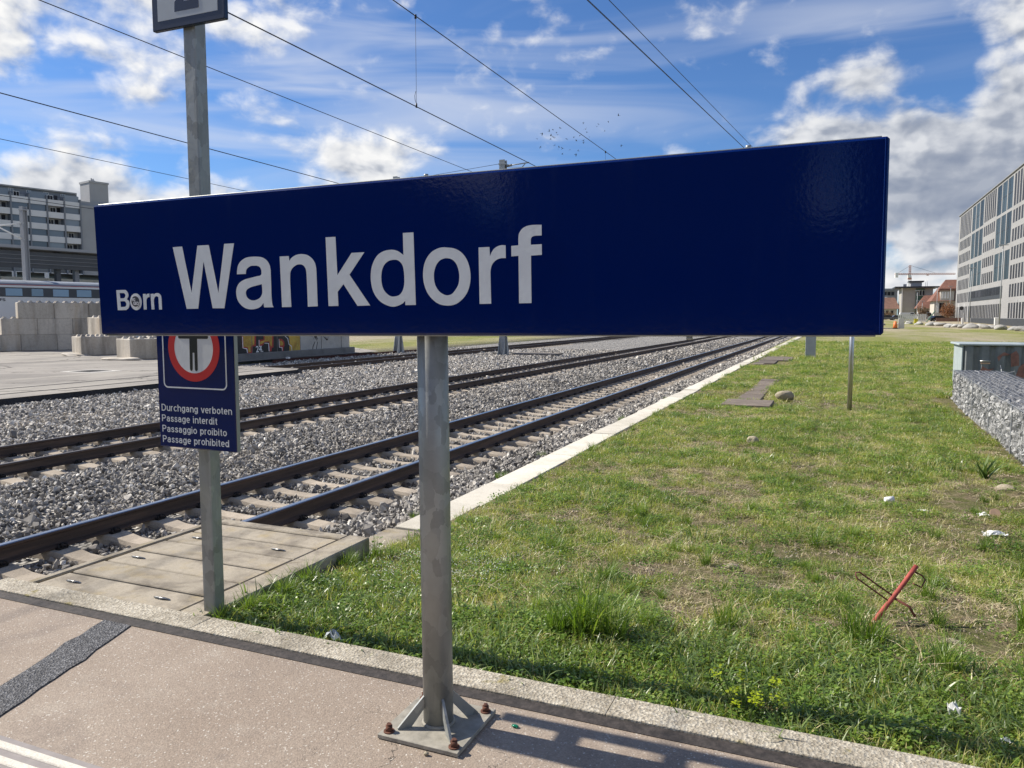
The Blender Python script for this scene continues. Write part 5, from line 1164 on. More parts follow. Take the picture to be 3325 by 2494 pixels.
for c in ([(34.45, -0.22), (34.5, -0.01), (34.69, 0.25), (34.74, 0.24), (34.56, -0.02), (34.5, -0.22)], [(34.78, -0.23), (34.84, 0.01), (34.92, 0.23), (34.97, 0.23), (34.89, 0.01), (34.83, -0.23)], [(34.55, 0.33), (34.7, 0.51), (34.73, 0.34), (34.83, 0.51), (34.86, 0.26), (34.93, 0.41), (35.02, 0.27), (34.86, 0.55), (34.68, 0.55)], [(35.45, 0.51), (35.73, 0.29), (35.79, 0.27), (35.87, 0.31), (35.93, 0.5), (35.81, 0.33), (35.64, 0.51), (35.73, 0.35), (35.51, 0.51)]):
    paint('graffiti_tag', [c], M_g_black, .006)

# ------------------------------------------------------------------ carriage, canopy and apartment block on the left
def framed(o, d): 
    mb = MB(); mb.frame(o, d); return mb
TO = Vector((-51.93, 34.578, 0)); TD = Vector((.262, .965, 0)).normalized()
t = thing('train_carriage', 'white double deck railway carriage with dark window band behind the block stack', 'train', tuple(TO + Vector((0, 0, -.4))))
F = lambda: framed(TO, TD)
mb = F(); mb.prism([(0, -.2), (0, 3.55), (.10, 3.80), (.35, 4.0), (1.4, 4.12), (2.4, 4.0), (2.7, 3.55), (2.7, -.2)], -14, 12, 'x'); mb.obj('body', M_twhite, t)
mb = F(); mb.prism([(-.012, 3.78), (.06, 3.90), (.34, 4.02), (1.4, 4.145), (2.4, 4.02), (2.4, 3.95), (1.4, 4.0), (.3, 3.9)], -14, 12, 'x'); mb.obj('roof', M_tgrey, t)
F().box(-14, 12, -.012, .004, 3.745, 3.79).obj('red_line', M_tred, t)
F().box(-14, 12, -.010, .004, 3.60, 3.735).obj('white_line', M_twhite, t)
F().box(-14, 12, -.014, .004, 2.95, 3.585).obj('window_band', M_tdark, t)
for a, b in ((-7.6, -6.5), (-5.5, -4.4), (-3.5, -2.4), (-1.5, -.13), (.41, 1.43), (2.0, 2.74), (3.37, 4.41), (4.95, 5.96), (7.0, 8.0)):
    F().box(a, b, -.022, -.010, 3.02, 3.52, .005).obj('window', M_glass_t, t)
text('lettering', 'SBB CFF FFS', M_tdark, t, TO + TD * (-1.62) + Vector((TD.y, -TD.x, 0)) * .02 + Vector((0, 0, 2.66)), TD, (0, 0, 1), 2.0, .175, .02)
F().box(-14, 12, .1, 2.6, -.5, -.2).obj('underframe', M_tdark, t)

CO = Vector((-74.9, 49.87, 0)); CD = Vector((.16, .987, 0)).normalized(); Fc = lambda: framed(CO, CD)
t = thing('station_canopy', 'grey station canopy roof with dark underside behind the carriage', 'canopy', tuple(CO))
mb = Fc(); mb.prism([(0, 8.60), (0, 8.32), (1.5, 8.2), (14, 9.0), (14, 9.3)], -30, 40, 'x'); mb.obj('roof', M_canopy, t)
Fc().box(-30, 40, -.06, .0, 8.36, 8.64).obj('eave', M_aptg, t)
mb = Fc(); mb.prism([(.4, 8.1), (.5, 6.5), (.9, 6.5), (.9, 8.1)], -30, 40, 'x'); mb.obj('fascia', M_canopyd, t)
for zz_ in (6.9, 7.3, 7.7): Fc().box(-30, 40, .36, .42, zz_, zz_ + .05).obj('fascia_rib', M_canopy, t)
for k in (-24, -16, -8, 6.3, 8.2, 16, 24, 32): Fc().box(k - .22, k + .22, 1.0, 1.5, -.5, 8.2).obj('column', M_canopyd if k == 6.3 else M_canopy, t)
Fc().box(-30, 40, 9.0, 9.2, -.5, 5.2).obj('back_wall', M_canopyd, t)
for i in range(20): Fc().box(-28 + i * 3.4, -28 + i * 3.4 + 2.9, 8.93, 8.995, 5.25, 6.5).obj('window', M_glass_a, t)
t = thing('platform_roof', 'low white edged platform roof seen between canopy columns', 'roof', tuple(CO + CD * 8))
Fc().box(2.6, 40, 5.0, 8.5, 5.25, 5.75).obj('roof', M_canopyw, t)
for k in (4, 9, 14, 20): Fc().box(k - .12, k + .12, 6.6, 6.9, -.5, 5.25).obj('column', M_canopy, t)

AO = Vector((-167.77, 111.7, 0)); AD = Vector((.242, .970, 0)).normalized(); Fa = lambda: framed(AO, AD)
t = thing('apartment_block', 'tall pale apartment block with balcony bands and dark fins at the left', 'building', tuple(AO))
Fa().box(-60, 27.5, 1.6, 14, -1, 28.7).obj('wall', M_aptg, t)
Fa().box(-60, 18.2, 2.2, 13, 28.7, 30.25).obj('attic', M_aptd, t)
Fa().box(-60, 18.0, 1.7, 2.2, 30.15, 30.45).obj('roof_edge', M_aptg, t)
for k in (-7.0, -3.4, .2, 3.8, 7.4, 11.0, 14.6): 
    w = Fa().box(k, k + 1.0, 2.14, 2.19, 29.25, 29.85).obj('window', M_canopyw, t); Fa().box(k + .1, k + .45, 2.10, 2.145, 29.3, 29.8).obj('pane', M_glass_a, w); Fa().box(k + .55, k + .9, 2.10, 2.145, 29.3, 29.8).obj('pane', M_glass_a, w)
fins = [-18.3, -14.6, -11.0, -7.35, -3.75, -.25, 3.35, 7.05, 10.68, 14.38, 17.89]
for k in fins: Fa().box(k - .16, k + .16, -.14, 1.75, 0, 28.75).obj('fin', M_aptd, t)
rg = random.Random(4)
for r in range(9):
    z0 = 26.7 - r * 2.74
    for a, b in zip(fins[:-1], fins[1:]):
        Fa().box(a + .17, b - .17, 0, .12, z0, z0 + 1.34).obj('balcony_front', M_aptw, t)
        if rg.random() < .5: Fa().box(a + .2, b - .2, .25, .32, z0 + 1.36, z0 + 2.72).obj('balcony_glazing', M_glass_a, t)
        else:
            q = a + .5 + rg.uniform(0, .8); w = Fa().box(q, q + 1.25, 1.50, 1.58, z0 + 1.36, z0 + 2.55).obj('window', M_canopyw, t)
            Fa().box(q + .1, q + .58, 1.46, 1.505, z0 + 1.4, z0 + 2.45).obj('pane', M_glass_d, w); Fa().box(q + .67, q + 1.15, 1.46, 1.505, z0 + 1.4, z0 + 2.45).obj('pane', M_glass_d, w)
            if rg.random() < .6: Fa().box(q + 1.5, q + 2.2, 1.46, 1.58, z0 + 1.36, z0 + 2.55).obj('window', M_glass_d, t)
Fa().box(18.06, 27.5, .2, 1.6, -1, 27.6).obj('stair_wall', M_aptg, t)
Fa().box(21.2, 25.6, 2.3, 7.0, 27, 33.4).obj('lift_tower', M_aptg, t); Fa().box(21.05, 25.75, 2.15, 7.15, 33.4, 33.85).obj('tower_roof', M_aptg, t)
mb = Fa(); mb.box(22.4, 23.4, 4.0, 5.0, 33.85, 34.3); mb.box(22.6, 22.85, 4.3, 4.55, 34.3, 34.8); mb.box(23.0, 23.25, 4.3, 4.55, 34.3, 34.7); mb.obj('roof_vent', M_aptg, t)
# ------------------------------------------------------------------ office building on the right
UB = 30.25
t = thing('office_building', 'seven storey concrete office building with rows of narrow windows at the right', 'building', (UB, 200, -.2))
wall = MB(); Z0, Z1 = -.25, 28.95
wins = []
def group(v0, v1, n, rows, gl, pier):
    """one bay of the facade between v0 and v1 (v1 > v0): n openings per row, rows of (z0, z1)"""
    rows = sorted(rows); z = Z0
    for (a, b) in rows: wall.box(UB, UB + .55, v0, v1, z, a); z = b
    wall.box(UB, UB + .55, v0, v1, z, Z1); p = (v1 - v0) / n
    for (a, b) in rows:
        for i in range(n):
            wall.box(UB + .002, UB + .552, v0 + i * p, v0 + i * p + pier / 2, a, b); wall.box(UB + .002, UB + .552, v0 + (i + 1) * p - pier / 2, v0 + (i + 1) * p, a, b)
            wins.append((v0 + i * p + pier / 2, v0 + (i + 1) * p - pier / 2, a, b, gl))
nar = [(22.5, 28.5), (19.3, 21.75), (15.8, 18.2), (12.3, 14.8), (8.7, 11.35), (5.3, 7.75)]
narm = [(22.8, 28.6), (19.6, 21.85), (16.05, 18.15), (12.6, 14.7), (8.85, 11.3)]
wid = [(22.5, 28.5), (15.8, 21.9), (8.9, 14.6)]
G1 = (4.2,)
def ground_row(v0, v1, n, zb): return (v0, v1, n, zb)
group(224.0, 243.0, 8, nar + [(-.2, 4.2)], 0, .78)
group(206.3, 223.0, 3, wid, 1, .8); group(191.6, 205.6, 6, narm, 0, .72); group(174.6, 191.0, 3, wid, 1, .8)
group(150.0, 174.0, 10, nar + [(1.3, 4.2)], 0, .72); group(133.5, 149.5, 3, wid, 1, .8); group(120, 133, 6, narm, 0, .72)
# the bays with the dark loggia: ground row and loggia opening cut below the wide rows
wall2 = MB()
for v0, v1 in ((223.0, 224.0), (205.6, 206.3), (191.0, 191.6), (174.0, 174.6), (149.5, 150.0), (133.0, 133.5), (243.0, 245.3)): wall.box(UB, UB + .55, v0, v1, Z0, Z1)
wall.box(UB + .4, UB + 24, 120, 245.2, Z1 - .4, Z1 + .05)
wall.box(UB + .9, UB + 24, 120, 245.2, Z0, Z1 - .5)
wall.obj('facade_wall', M_fac, t, fix=False)
lg = t
MB().box(UB - .06, UB + .02, 180.3, 222.8, 5.28, 7.75).obj('loggia', M_frame_d, lg)
for i in range(9):
    v = 183.0 + i * 4.3; MB().box(UB - .10, UB - .055, v, v + 3.6, 6.1, 7.6).obj('window', M_glass_d, t)
for i in range(22):
    v = 180.6 + i * 1.92; MB().box(UB - .06, UB + .02, v, v + 1.05, 1.3, 4.2).obj('window', M_glass_d, t)
MB().box(UB - .07, UB + .02, 120.5, 217.5, -.2, 1.25).obj('plinth', M_frame_d, t)
MB().box(UB - .08, UB + .02, 218.5, 221.5, -.2, 4.2).obj('door', M_frame_d, t)
for (a, b, z0, z1, gl) in wins:
    w = MB().box(UB + .03, UB + .07, a, b, z0, z1).obj('window', M_glass_b if gl else M_glass_d, t)
    if gl:
        MB().box(UB + .01, UB + .035, (a + b) / 2 + .6, (a + b) / 2 + .72, z0, z1).obj('mullion', M_frame_d, w); MB().box(UB + .01, UB + .035, a, b, (z0 + z1) / 2 - .06, (z0 + z1) / 2 + .06).obj('transom', M_frame_d, w)
MB().box(UB - .25, UB + .5, 120, 245.5, Z1, Z1 + .22).obj('roof_edge', M_canopy, t)

# ------------------------------------------------------------------ houses, crane and street furniture far right
def ginv(x, y): return float(gz(x, y))
t = thing('flat_roof_house', 'beige grey house with a dark overhanging flat roof under the crane', 'building', (24.5, 292, .5))
MB().box(19.9, 29.3, 292, 304, 0, 11.2).obj('wall', M_plastg, t)
MB().box(17.8, 31.0, 290.4, 306, 11.2, 11.7).obj('roof', M_frame_d, t); MB().box(22.8, 26.2, 295, 300, 11.7, 13.3).obj('roof_house', M_aptg, t); MB().box(22.2, 26.8, 294.5, 300.5, 13.3, 13.7).obj('roof_house_slab', M_frame_d, t)
MB().box(19.9, 20.3, 291.6, 292.0, 0, 11.2).obj('corner_strip', M_canopyw, t)
MB().box(24.2, 26.9, 291.88, 292.0, 1.5, 11.0).obj('green_panel', M_green, t)
for z0 in (2.2, 5.2, 8.6):
    for k in range(3): w = MB().box(24.4 + k * .85, 25.05 + k * .85, 291.80, 291.885, z0, z0 + 1.9).obj('window', M_canopyw, t); MB().box(24.5 + k * .85, 24.98 + k * .85, 291.74, 291.80, z0 + .1, z0 + 1.8).obj('pane', M_glass_d, w)
mb = MB(); mb.box(19.9 + .6, 19.9 + 1.6, 294, 295, 11.7, 12.6); mb.obj('roof_vent', M_aptg, t)
for k in range(2): MB().rod((27.4 + .5 * k, 296, 11.7), (27.4 + .5 * k, 296, 14.2), .06, 6).obj('antenna', M_crane_w, t)
def house(label, x0, x1, y0, y1, ze, zr, mt, mw, zb=0.3, ridge='x', ov=1.0):
    t = thing('red_roof_house', label, 'house', ((x0 + x1) / 2, (y0 + y1) / 2, zb)); MB().box(x0, x1, y0, y1, zb - .8, ze).obj('wall', mw, t)
    mb = MB(); xm, ym = (x0 + x1) / 2, (y0 + y1) / 2
    if ridge == 'x': mb.add([(x0 - ov, y0 - ov, ze - .3), (x1 + ov, y0 - ov, ze - .3), (x1 + ov, y1 + ov, ze - .3), (x0 - ov, y1 + ov, ze - .3), (x0 + (x1 - x0) * .28, ym, zr), (x1 - (x1 - x0) * .1, ym, zr)], [(0, 1, 5, 4), (1, 2, 5), (2, 3, 4, 5), (3, 0, 4), (3, 2, 1, 0)])
    else: mb.add([(x0 - ov, y0 - ov, ze - .3), (x1 + ov, y0 - ov, ze - .3), (x1 + ov, y1 + ov, ze - .3), (x0 - ov, y1 + ov, ze - .3), (xm, y0 + 1.5, zr), (xm, y1 - 1.5, zr)], [(0, 1, 4), (1, 2, 5, 4), (2, 3, 5), (3, 0, 4, 5), (3, 2, 1, 0)])
    mb.obj('roof', mt, t); return t
h1 = house('large red tiled house partly hidden behind the office building', 27.8, 40.0, 272, 284, 6.7, 13.2, M_tile, M_plast, .4)
w = MB().box(33.8, 36.6, 271.9, 272.0, 3.0, 5.6).obj('window', M_canopyd, h1); 
for k in range(3): MB().box(28.4 + k * .8, 29.0 + k * .8, 271.88, 272.0, 2.8, 5.8).obj('window', M_glass_d if k else M_canopyw, h1)
mb = MB(); mb.box(29.3, 33.0, 271.2, 277, 6.6, 9.6); mb.obj('dormer', M_plast, h1); MB().box(28.8, 33.4, 270.8, 278, 9.6, 10.2).obj('dormer_roof', M_tile, h1)
for k in range(3): MB().box(29.6 + k * .75, 30.1 + k * .75, 271.12, 271.2, 7.2, 9.2).obj('window', M_canopyw, h1)
MB().box(36.4, 38.8, 270.6, 274, 7.4, 9.0).obj('dormer', M_glass_d, h1)
h2 = house('low red roofed house between the flat roof house and the large one', 24.6, 31.0, 285.5, 291, 4.6, 8.6, M_tile, M_plast, .4, 'x', .8)
MB().box(25.2, 28.6, 285.4, 285.5, 1.6, 3.4).obj('window', M_canopyd, h2); MB().box(24.9, 25.6, 285.2, 285.4, 3.9, 4.9).obj('dormer', M_canopyw, h2)
h3 = house('brown roofed house at the left end of the far row', 13.4, 19.2, 299, 306, 4.6, 8.3, M_tiled, M_plast, .4, 'x', 1.0)
for k in range(2): MB().box(15.8 + k * 1.5, 16.6 + k * 1.5, 298.9, 299.0, 2.2, 3.7).obj('window', M_glass_d, h3)
t = thing('grey_shed', 'grey flat industrial hall with white tarpaulins behind the brown roofed house', 'building', (14, 330, .5))
MB().box(6, 21, 328, 345, 0, 11.5).obj('wall', M_canopy, t); MB().box(5.6, 21.4, 327.5, 345.5, 11.5, 12.3).obj('roof', M_aptd, t); MB().box(12, 17.5, 326.8, 328, 5.0, 9.0).obj('tarpaulin', M_aptw, t)
for k in range(6): MB().box(12.4 + k * 1.3, 13.4 + k * 1.3, 327.9, 328.0, 9.7, 11.0).obj('window', M_glass_d, t)

t = thing('tower_crane', 'red and white tower crane rising behind the flat roof house', 'crane', (51.1, 672, 0))
CXc, CYc = 51.1, 672.3
def lattice(name, p0, p1, w, n, m, r=.11):
    p0, p1 = Vector(p0), Vector(p1); d = (p1 - p0).normalized(); u = Vector((1, 0, 0)) if abs(d.z) > .5 else Vector((0, 0, 1)); v = d.cross(u).normalized(); u = v.cross(d).normalized(); mb = MB(); h = w / 2
    cs = [u * h + v * h, u * h - v * h, -u * h - v * h, -u * h + v * h]
    for c in cs: mb.rod(tuple(p0 + c), tuple(p1 + c), r, 5)
    for i in range(n):
        a, b = p0 + (p1 - p0) * (i / n), p0 + (p1 - p0) * ((i + 1) / n)
        for j in range(4): mb.rod(tuple(a + cs[j]), tuple(b + cs[(j + 1) % 4]), r * .7, 4); mb.rod(tuple(b + cs[j]), tuple(b + cs[(j + 1) % 4]), r * .7, 4)
    return mb.obj(name, m, t)
lattice('mast_section', (CXc, CYc, 0), (CXc, CYc, 33), 2.0, 16, M_crane_w, .14); lattice('tower_head', (CXc, CYc, 33.5), (CXc - .2, CYc, 41), 1.3, 5, M_crane_r, .14)
jr = Vector((.96, .28, 0)).normalized()
P0 = Vector((CXc, CYc, 34.4)); lattice('jib', tuple(P0), tuple(P0 + jr * 33), 1.1, 22, M_crane_r, .11); lattice('counter_jib', tuple(P0), tuple(P0 - jr * 11), 1.0, 7, M_crane_r, .13)
mb = MB().frame(P0 - jr * 11 + Vector((0, 0, -2.6)), jr); mb.box(0, 2.2, -.8, .8, 0, 3.6); mb.obj('counterweight', M_crane_w, t)
MB().frame(P0 + Vector((0, 0, -2.8)), jr).box(-1.5, .6, -1, 1, 0, 2.2).obj('cab', M_crane_w, t); MB().box(CXc - 1.3, CXc + 1.3, CYc - 1.3, CYc + 1.3, 30.2, 31.6).obj('slewing_ring', M_crane_r, t)
MB().rod((CXc, CYc, 41), tuple(P0 + jr * 19 + Vector((0, 0, .6))), .09, 5).obj('tie_rod', M_wire, t); MB().rod((CXc, CYc, 41), tuple(P0 - jr * 10), .09, 5).obj('tie_rod', M_wire, t)
MB().frame(P0 + jr * 13 + Vector((0, 0, -1.2)), jr).box(-.7, .7, -.5, .5, 0, .6).obj('trolley', M_crane_r, t)

def twig_bush(name, label, c, r, m, seed, n=900, size=.35, trunk=None, cat='bush'):
    t = thing(name, label, cat, (c[0], c[1], c[2] - r[2])); rg = random.Random(seed); mb = MB(); sh = []
    for _ in range(n):
        d = Vector((rg.gauss(0, 1), rg.gauss(0, 1), rg.gauss(0, 1))).normalized() * (rg.random() ** .45) * rg.uniform(.75, 1.08); p = Vector((c[0] + d.x * r[0], c[1] + d.y * r[1], c[2] + d.z * r[2]))
        e_ = Vector((rg.gauss(0, 1), rg.gauss(0, 1), rg.gauss(.4, 1))).normalized() * size; q_ = Vector((rg.gauss(0, 1), rg.gauss(0, 1), rg.gauss(0, 1))).normalized() * size * .28
        mb.add([tuple(p - e_), tuple(p + q_), tuple(p + e_), tuple(p - q_)], [(0, 1, 2, 3)]); sh.append(rg.random())
    o = mb.obj('crown', m, t, fix=False); a = o.data.attributes.new('shade', 'FLOAT', 'FACE'); a.data.foreach_set('value', np.array(sh, np.float32))
    mb = MB()
    for k in range(6):
        a_ = rg.uniform(0, 6.28); mb.tube([(c[0], c[1], c[2] - r[2] - .2), (c[0] + math.cos(a_) * r[0] * .3, c[1] + math.sin(a_) * r[1] * .3, c[2] - r[2] * .2), (c[0] + math.cos(a_) * r[0] * .75, c[1] + math.sin(a_) * r[1] * .7, c[2] + r[2] * .5)], .1, 5, radii=[.13, .09, .03])
    mb.obj('trunk', M_bark, t); return t
twig_bush('bush', 'round russet bush in front of the red tiled house', (28.6, 246, 3.0), (2.3, 2.3, 2.8), M_twigs_r, 3, 1500, .30)
twig_bush('bush', 'bare brown bush at the corner of the flat roof house', (23.8, 262, 2.6), (2.0, 2.0, 2.4), M_twigs, 5, 700, .35)
twig_bush('bush', 'low bare hedge bush at the far left of the house row', (15.0, 285, 2.0), (3.2, 2.0, 1.6), M_twigs, 6, 700, .35)
twig_bush('bush', 'low brown bush beside the dark car', (26.8, 240, 1.2), (1.8, 1.2, .9), M_twigs, 7, 400, .25)

def car(label, x, y, z, rz, m, L=4.4, W=1.8, H=1.5, van=False):
    t = thing('parked_car', label, 'van' if van else 'car', (x, y, z), 'vehicles parked before the houses'); ex = (math.cos(rz), math.sin(rz), 0); f = lambda: MB().frame((x, y, z), ex); h = L / 2
    prof = [(-h, .35), (-h, .85), (-h + .15, .95), (-h * .75, 1.0 if not van else H), (-h * .5, H), (h * .3, H), (h * .62, .98), (h - .1, .85), (h, .6), (h, .35)]
    if van: prof = [(-h, .35), (-h, H - .1), (-h + .1, H), (h * .45, H), (h * .72, 1.15), (h, 1.0), (h, .35)]
    f().prism(prof, -W / 2, W / 2, 'y').obj('body', m, t)
    gl = [(-h * .70, 1.02), (-h * .48, H - .08), (h * .28, H - .08), (h * .56, 1.02)] if not van else [(h * .1, 1.15), (h * .1, H - .15), (h * .43, H - .15), (h * .66, 1.15)]
    f().prism(gl, -W / 2 - .01, W / 2 + .01, 'y').obj('side_window', M_glass_d, t)
    for sx_ in (-.62, .62):
        for sy_ in (-1, 1): 
            mb = f(); mb.tube([(sx_ * h, sy_ * (W / 2 - .18), .33), (sx_ * h, sy_ * (W / 2 + .02), .33)], .33, 14); w = mb.obj('wheel', M_tyre, t); mb = f(); mb.tube([(sx_ * h, sy_ * (W / 2 + .015), .33), (sx_ * h, sy_ * (W / 2 + .03), .33)], .19, 10); mb.obj('rim', M_mast, w)
    for sy_ in (-.6, .6): f().box(h - .02, h + .015, sy_ * W / 2 - .18, sy_ * W / 2 + .18, .62, .78).obj('headlight', M_stick_w, t)
    return t
car('black car parked on the gravel before the red tiled house', 25.2, 236, .35, .3, M_car_d)
car('dark grey car parked left of the concrete pillar', 14.2, 262, .55, .2, M_car_g); car('black car at the left end of the parked row', 11.6, 266, .55, .1, M_car_d, van=False)
car('white van parked before the flat roof house', 20.6, 268, .6, .1, M_car_w, 5.2, 2.0, 2.3, True); car('white van parked below the low red roofed house', 25.2, 268, .6, .2, M_car_w, 5.0, 2.0, 2.3, True)
car('blue grey car half hidden behind the concrete pillar', 17.2, 262, .55, .15, M_car_g)

def lamp(label, x, y, z0, h, r=.07, head=.9, group='street lamps before the houses'):
    t = thing('street_lamp', label, 'street lamp', (x, y, z0), group); MB().tube([(x, y, z0), (x, y, z0 + h)], r, 8, radii=[r * 1.3, r * .8]).obj('pole', M_mast, t)
    MB().box(x - head * .75, x + head * .75, y - .15, y + .15, z0 + h, z0 + h + .13, .02).obj('lamp_head', M_mast, t); MB().tube([(x, y, z0 - .1), (x, y, z0 + .12)], r * 2.2, 10).obj('foot', M_mast, t)
lamp('tall street lamp standing nearest before the office building', 23.4, 140.5, -.2, 12.8); lamp('tall street lamp before the dark loggia of the office building', 22.7, 165, -.1, 10.6)
lamp('street lamp left of the flat roof house windows', 21.6, 255, .5, 8.6); lamp('street lamp between flat roof house and low red roofed house', 26.2, 250, .5, 9.4); lamp('street lamp before the gable of the large red tiled house', 30.9, 262, .5, 10.0); lamp('short street lamp at the green panel of the flat roof house', 23.6, 262, .6, 5.6)
# sign on poles near the office door
t = thing('road_sign', 'round dark road sign on two thin poles by the office door', 'road sign', (24.6, 190, 0))
for dx in (-.5, .5): MB().rod((24.6 + dx, 190, -.2), (24.6 + dx, 190, 4.4), .05, 6).obj('pole', M_aptw, t)
MB().frame((24.6, 189.9, 3.4), (1, 0, 0)).tube([(0, 0, 0), (0, .06, 0)], .42, 18).obj('sign_face', M_frame_d, t)
t = thing('concrete_pillar', 'pale concrete pillar with a domed top on the far meadow', 'pillar', (9.14, 131.8, -.15))
MB().prism([(8.72, -.2), (9.56, -.2), (9.56, 1.2), (9.40, 1.36), (8.88, 1.36), (8.72, 1.2)], 131.5, 132.1, 'y').obj('pillar', M_wallc, t)
t = thing('concrete_pillar', 'short white marker post at the edge of the office building lawn', 'marker', (22.9, 175, -.1)); MB().box(22.75, 23.1, 174.8, 175.1, -.2, 1.35, .03).obj('post', M_canopyw, t)
t = thing('concrete_pillar', 'white bollard before the dark plinth of the office building', 'bollard', (24.8, 151, -.1)); MB().box(24.45, 25.05, 150.8, 151.3, -.2, 1.45, .04).obj('post', M_canopyw, t)
t = thing('traffic_cone', 'orange traffic barrel beside the concrete pillar', 'cone', (8.3, 131.5, -.15)); MB().tube([(8.3, 131.5, -.2), (8.3, 131.5, .9)], .3, 12, radii=[.34, .20]).obj('cone', M_orange, t); MB().box(7.95, 8.65, 131.15, 131.85, -.22, -.12).obj('base', M_frame_d, t)
t = thing('yellow_bin', 'small yellow box standing on the gravel before the houses', 'box', (17.2, 205, .1)); MB().box(16.9, 17.7, 204.7, 205.3, -.1, 1.0, .03).obj('box', M_yel, t); MB().box(16.85, 17.75, 204.65, 205.35, 1.0, 1.1, .02).obj('lid', M_yel, t)
t = thing('site_fence', 'white slatted site fence before the flat roof house', 'fence', (17.4, 228, .3))
for k in range(16): MB().box(15.0 + k * .42, 15.30 + k * .42, 228, 228.06, .2, 2.3).obj('slat', M_aptw, t)
MB().box(14.9, 21.7, 228.06, 228.12, 1.9, 2.0).obj('rail', M_mast, t); MB().box(14.9, 21.7, 228.06, 228.12, .6, .7).obj('rail', M_mast, t)
t = thing('low_wall', 'low brown garden wall behind the boulders', 'wall', (27, 232, .2)); MB().box(24.5, 31.0, 234, 234.4, -.1, 1.3).obj('wall', M_tiled, t)
t = thing('leaning_board', 'green and grey post leaning beside the black car', 'board', (22.2, 226, .2)); mb = MB(); mb.bar((21.4, 226, .1), (23.4, 226.4, 3.1), .6, .12); mb.obj('board', M_green, t)
# boulders
BL_ = [(8.6, 172, .6, 'long low boulder at the left end of the boulder row'), (11.8, 178, .7, 'pale low boulder left of the yellow box'), (14.6, 190, .9, 'dark boulder below the yellow box'), (15.9, 182, 1.1, 'boulder right of the yellow box'), (17.0, 170, 1.45, 'large pale boulder left of the leaning post'), (18.3, 168, 1.25, 'large bright boulder right of the leaning post'),
       (19.3, 165, .9, 'dark boulder at the left of the boulder heap'), (18.6, 156, 1.0, 'beige boulder in the middle of the heap'), (19.3, 155, 1.1, 'brown boulder in the middle of the heap'), (20.0, 157, .9, 'grey boulder on the right of the heap'), (17.7, 152, .8, 'flat boulder in front of the heap'), (19.6, 148, 1.0, 'low grey boulder at the right end of the heap'), (23.5, 176, .6, 'small white boulder by the marker post'),
       (20.2, 144.6, 1.25, 'round grey boulder standing alone left of the lamp'), (22.4, 152, .9, 'flat boulder behind the lone round one'), (21.6, 141, 1.05, 'bright boulder third from the right lamp'), (22.6, 141.5, 1.0, 'white boulder beside the right lamp foot'), (22.0, 131, 1.3, 'long grey boulder right of the white ones'), (22.9, 126, 1.1, 'rounded boulder second from the right edge'), (22.5, 119, 1.15, 'double humped boulder at the right edge'), (24.2, 121, 1.2, 'large grey boulder cut by the right edge')]
for i, (x, y, s, lb) in enumerate(BL_):
    rock('boulder', lb, (x, y, ginv(x, y) + s * .16), (s * random.uniform(.62, .85), s * .65, s * random.uniform(.36, .48)), 200 + i, M_boulder, 'boulder', 'boulders at the edge of the far meadow', 3, .3)
tag(MB().box(-4, 9.0, 133, 136, -.3, -.165).obj('gravel_path', M_pave), kind='structure')

# ------------------------------------------------------------------ gabion wall and metal container
GA, GB = Vector((2.145, 8.0, -.30)), Vector((2.44, 19.55, -.26)); gd = (GB - GA); GL = gd.length; gd.normalize(); gn = Vector((gd.y, -gd.x, 0)); GHt = .68; GWd = .98
t = thing('gabion_wall', 'low gabion wall of grey stones in wire mesh at the right', 'gabion', tuple(GA))
pts = []; scs = []
rg = np.random.default_rng(5)
for face, n in (('side', 5200), ('top', 3700), ('end', 420), ('near', 420)):
    a = rg.uniform(.03, GL - .03, n); h = rg.uniform(.02, GHt - .02, n); w = rg.uniform(.03, GWd - .03, n)
    if face == 'side': w = rg.uniform(.03, .06, n)
    elif face == 'top': h = rg.uniform(GHt - .07, GHt - .03, n)
    elif face == 'end': a = rg.uniform(GL - .08, GL - .03, n)
    else: a = rg.uniform(.03, .08, n)
    q = np.array(GA)[None] + a[:, None] * np.array(gd)[None] + w[:, None] * np.array(gn)[None]; q[:, 2] = GA.z + h; pts.append(q); scs.append(rg.uniform(.036, .080, n))
pts = np.concatenate(pts); scs = np.concatenate(scs); n = len(pts)
def gp(i):
    o = stone_proto(40 + i); o.data.materials.clear(); o.data.materials.append(M_gabst); o.name = 'gabion_piece'; return o
o = scatter('stone_filling', pts - np.array(GA)[None], rg.uniform(0, 6.28, (n, 3)), scs[:, None] * rg.uniform(.8, 1.2, (n, 3)), rg.integers(0, 6, n), [gp(i) for i in range(6)], None, None, t)
MB().frame(GA, gd).box(.10, GL - .10, -GWd + .10, -.10, 0, GHt - .10).obj('core', M_foot, t)
mb = MB().frame(GA, gd); r = .0024
k = 0.0
while k < GL + .001: mb.bar((k, 0, 0), (k, 0, GHt), 2 * r, 2 * r); k += .075
for z in np.arange(0, GHt + .01, .17): mb.bar((0, 0.002, z), (GL, 0.002, z), 2 * r, 2 * r)
mb.obj('wire_side', M_gabwire, t, fix=False)
mb = MB().frame(GA, gd); k = 0.0
while k < GL + .001: mb.bar((k, 0, GHt), (k, -GWd, GHt), 2 * r, 2 * r); k += .10
for w in np.arange(0, GWd + .01, .10): mb.bar((0, -w, GHt + .003), (GL, -w, GHt + .003), 2 * r, 2 * r)
mb.obj('wire_top', M_gabwire, t, fix=False)
mb = MB().frame(GA, gd)
for w in np.arange(0, GWd + .01, .05): mb.bar((GL, -w, 0), (GL, -w, GHt), 2 * r, 2 * r)
for z in np.arange(0, GHt + .01, .17): mb.bar((GL + .003, 0, z), (GL + .003, -GWd, z), 2 * r, 2 * r)
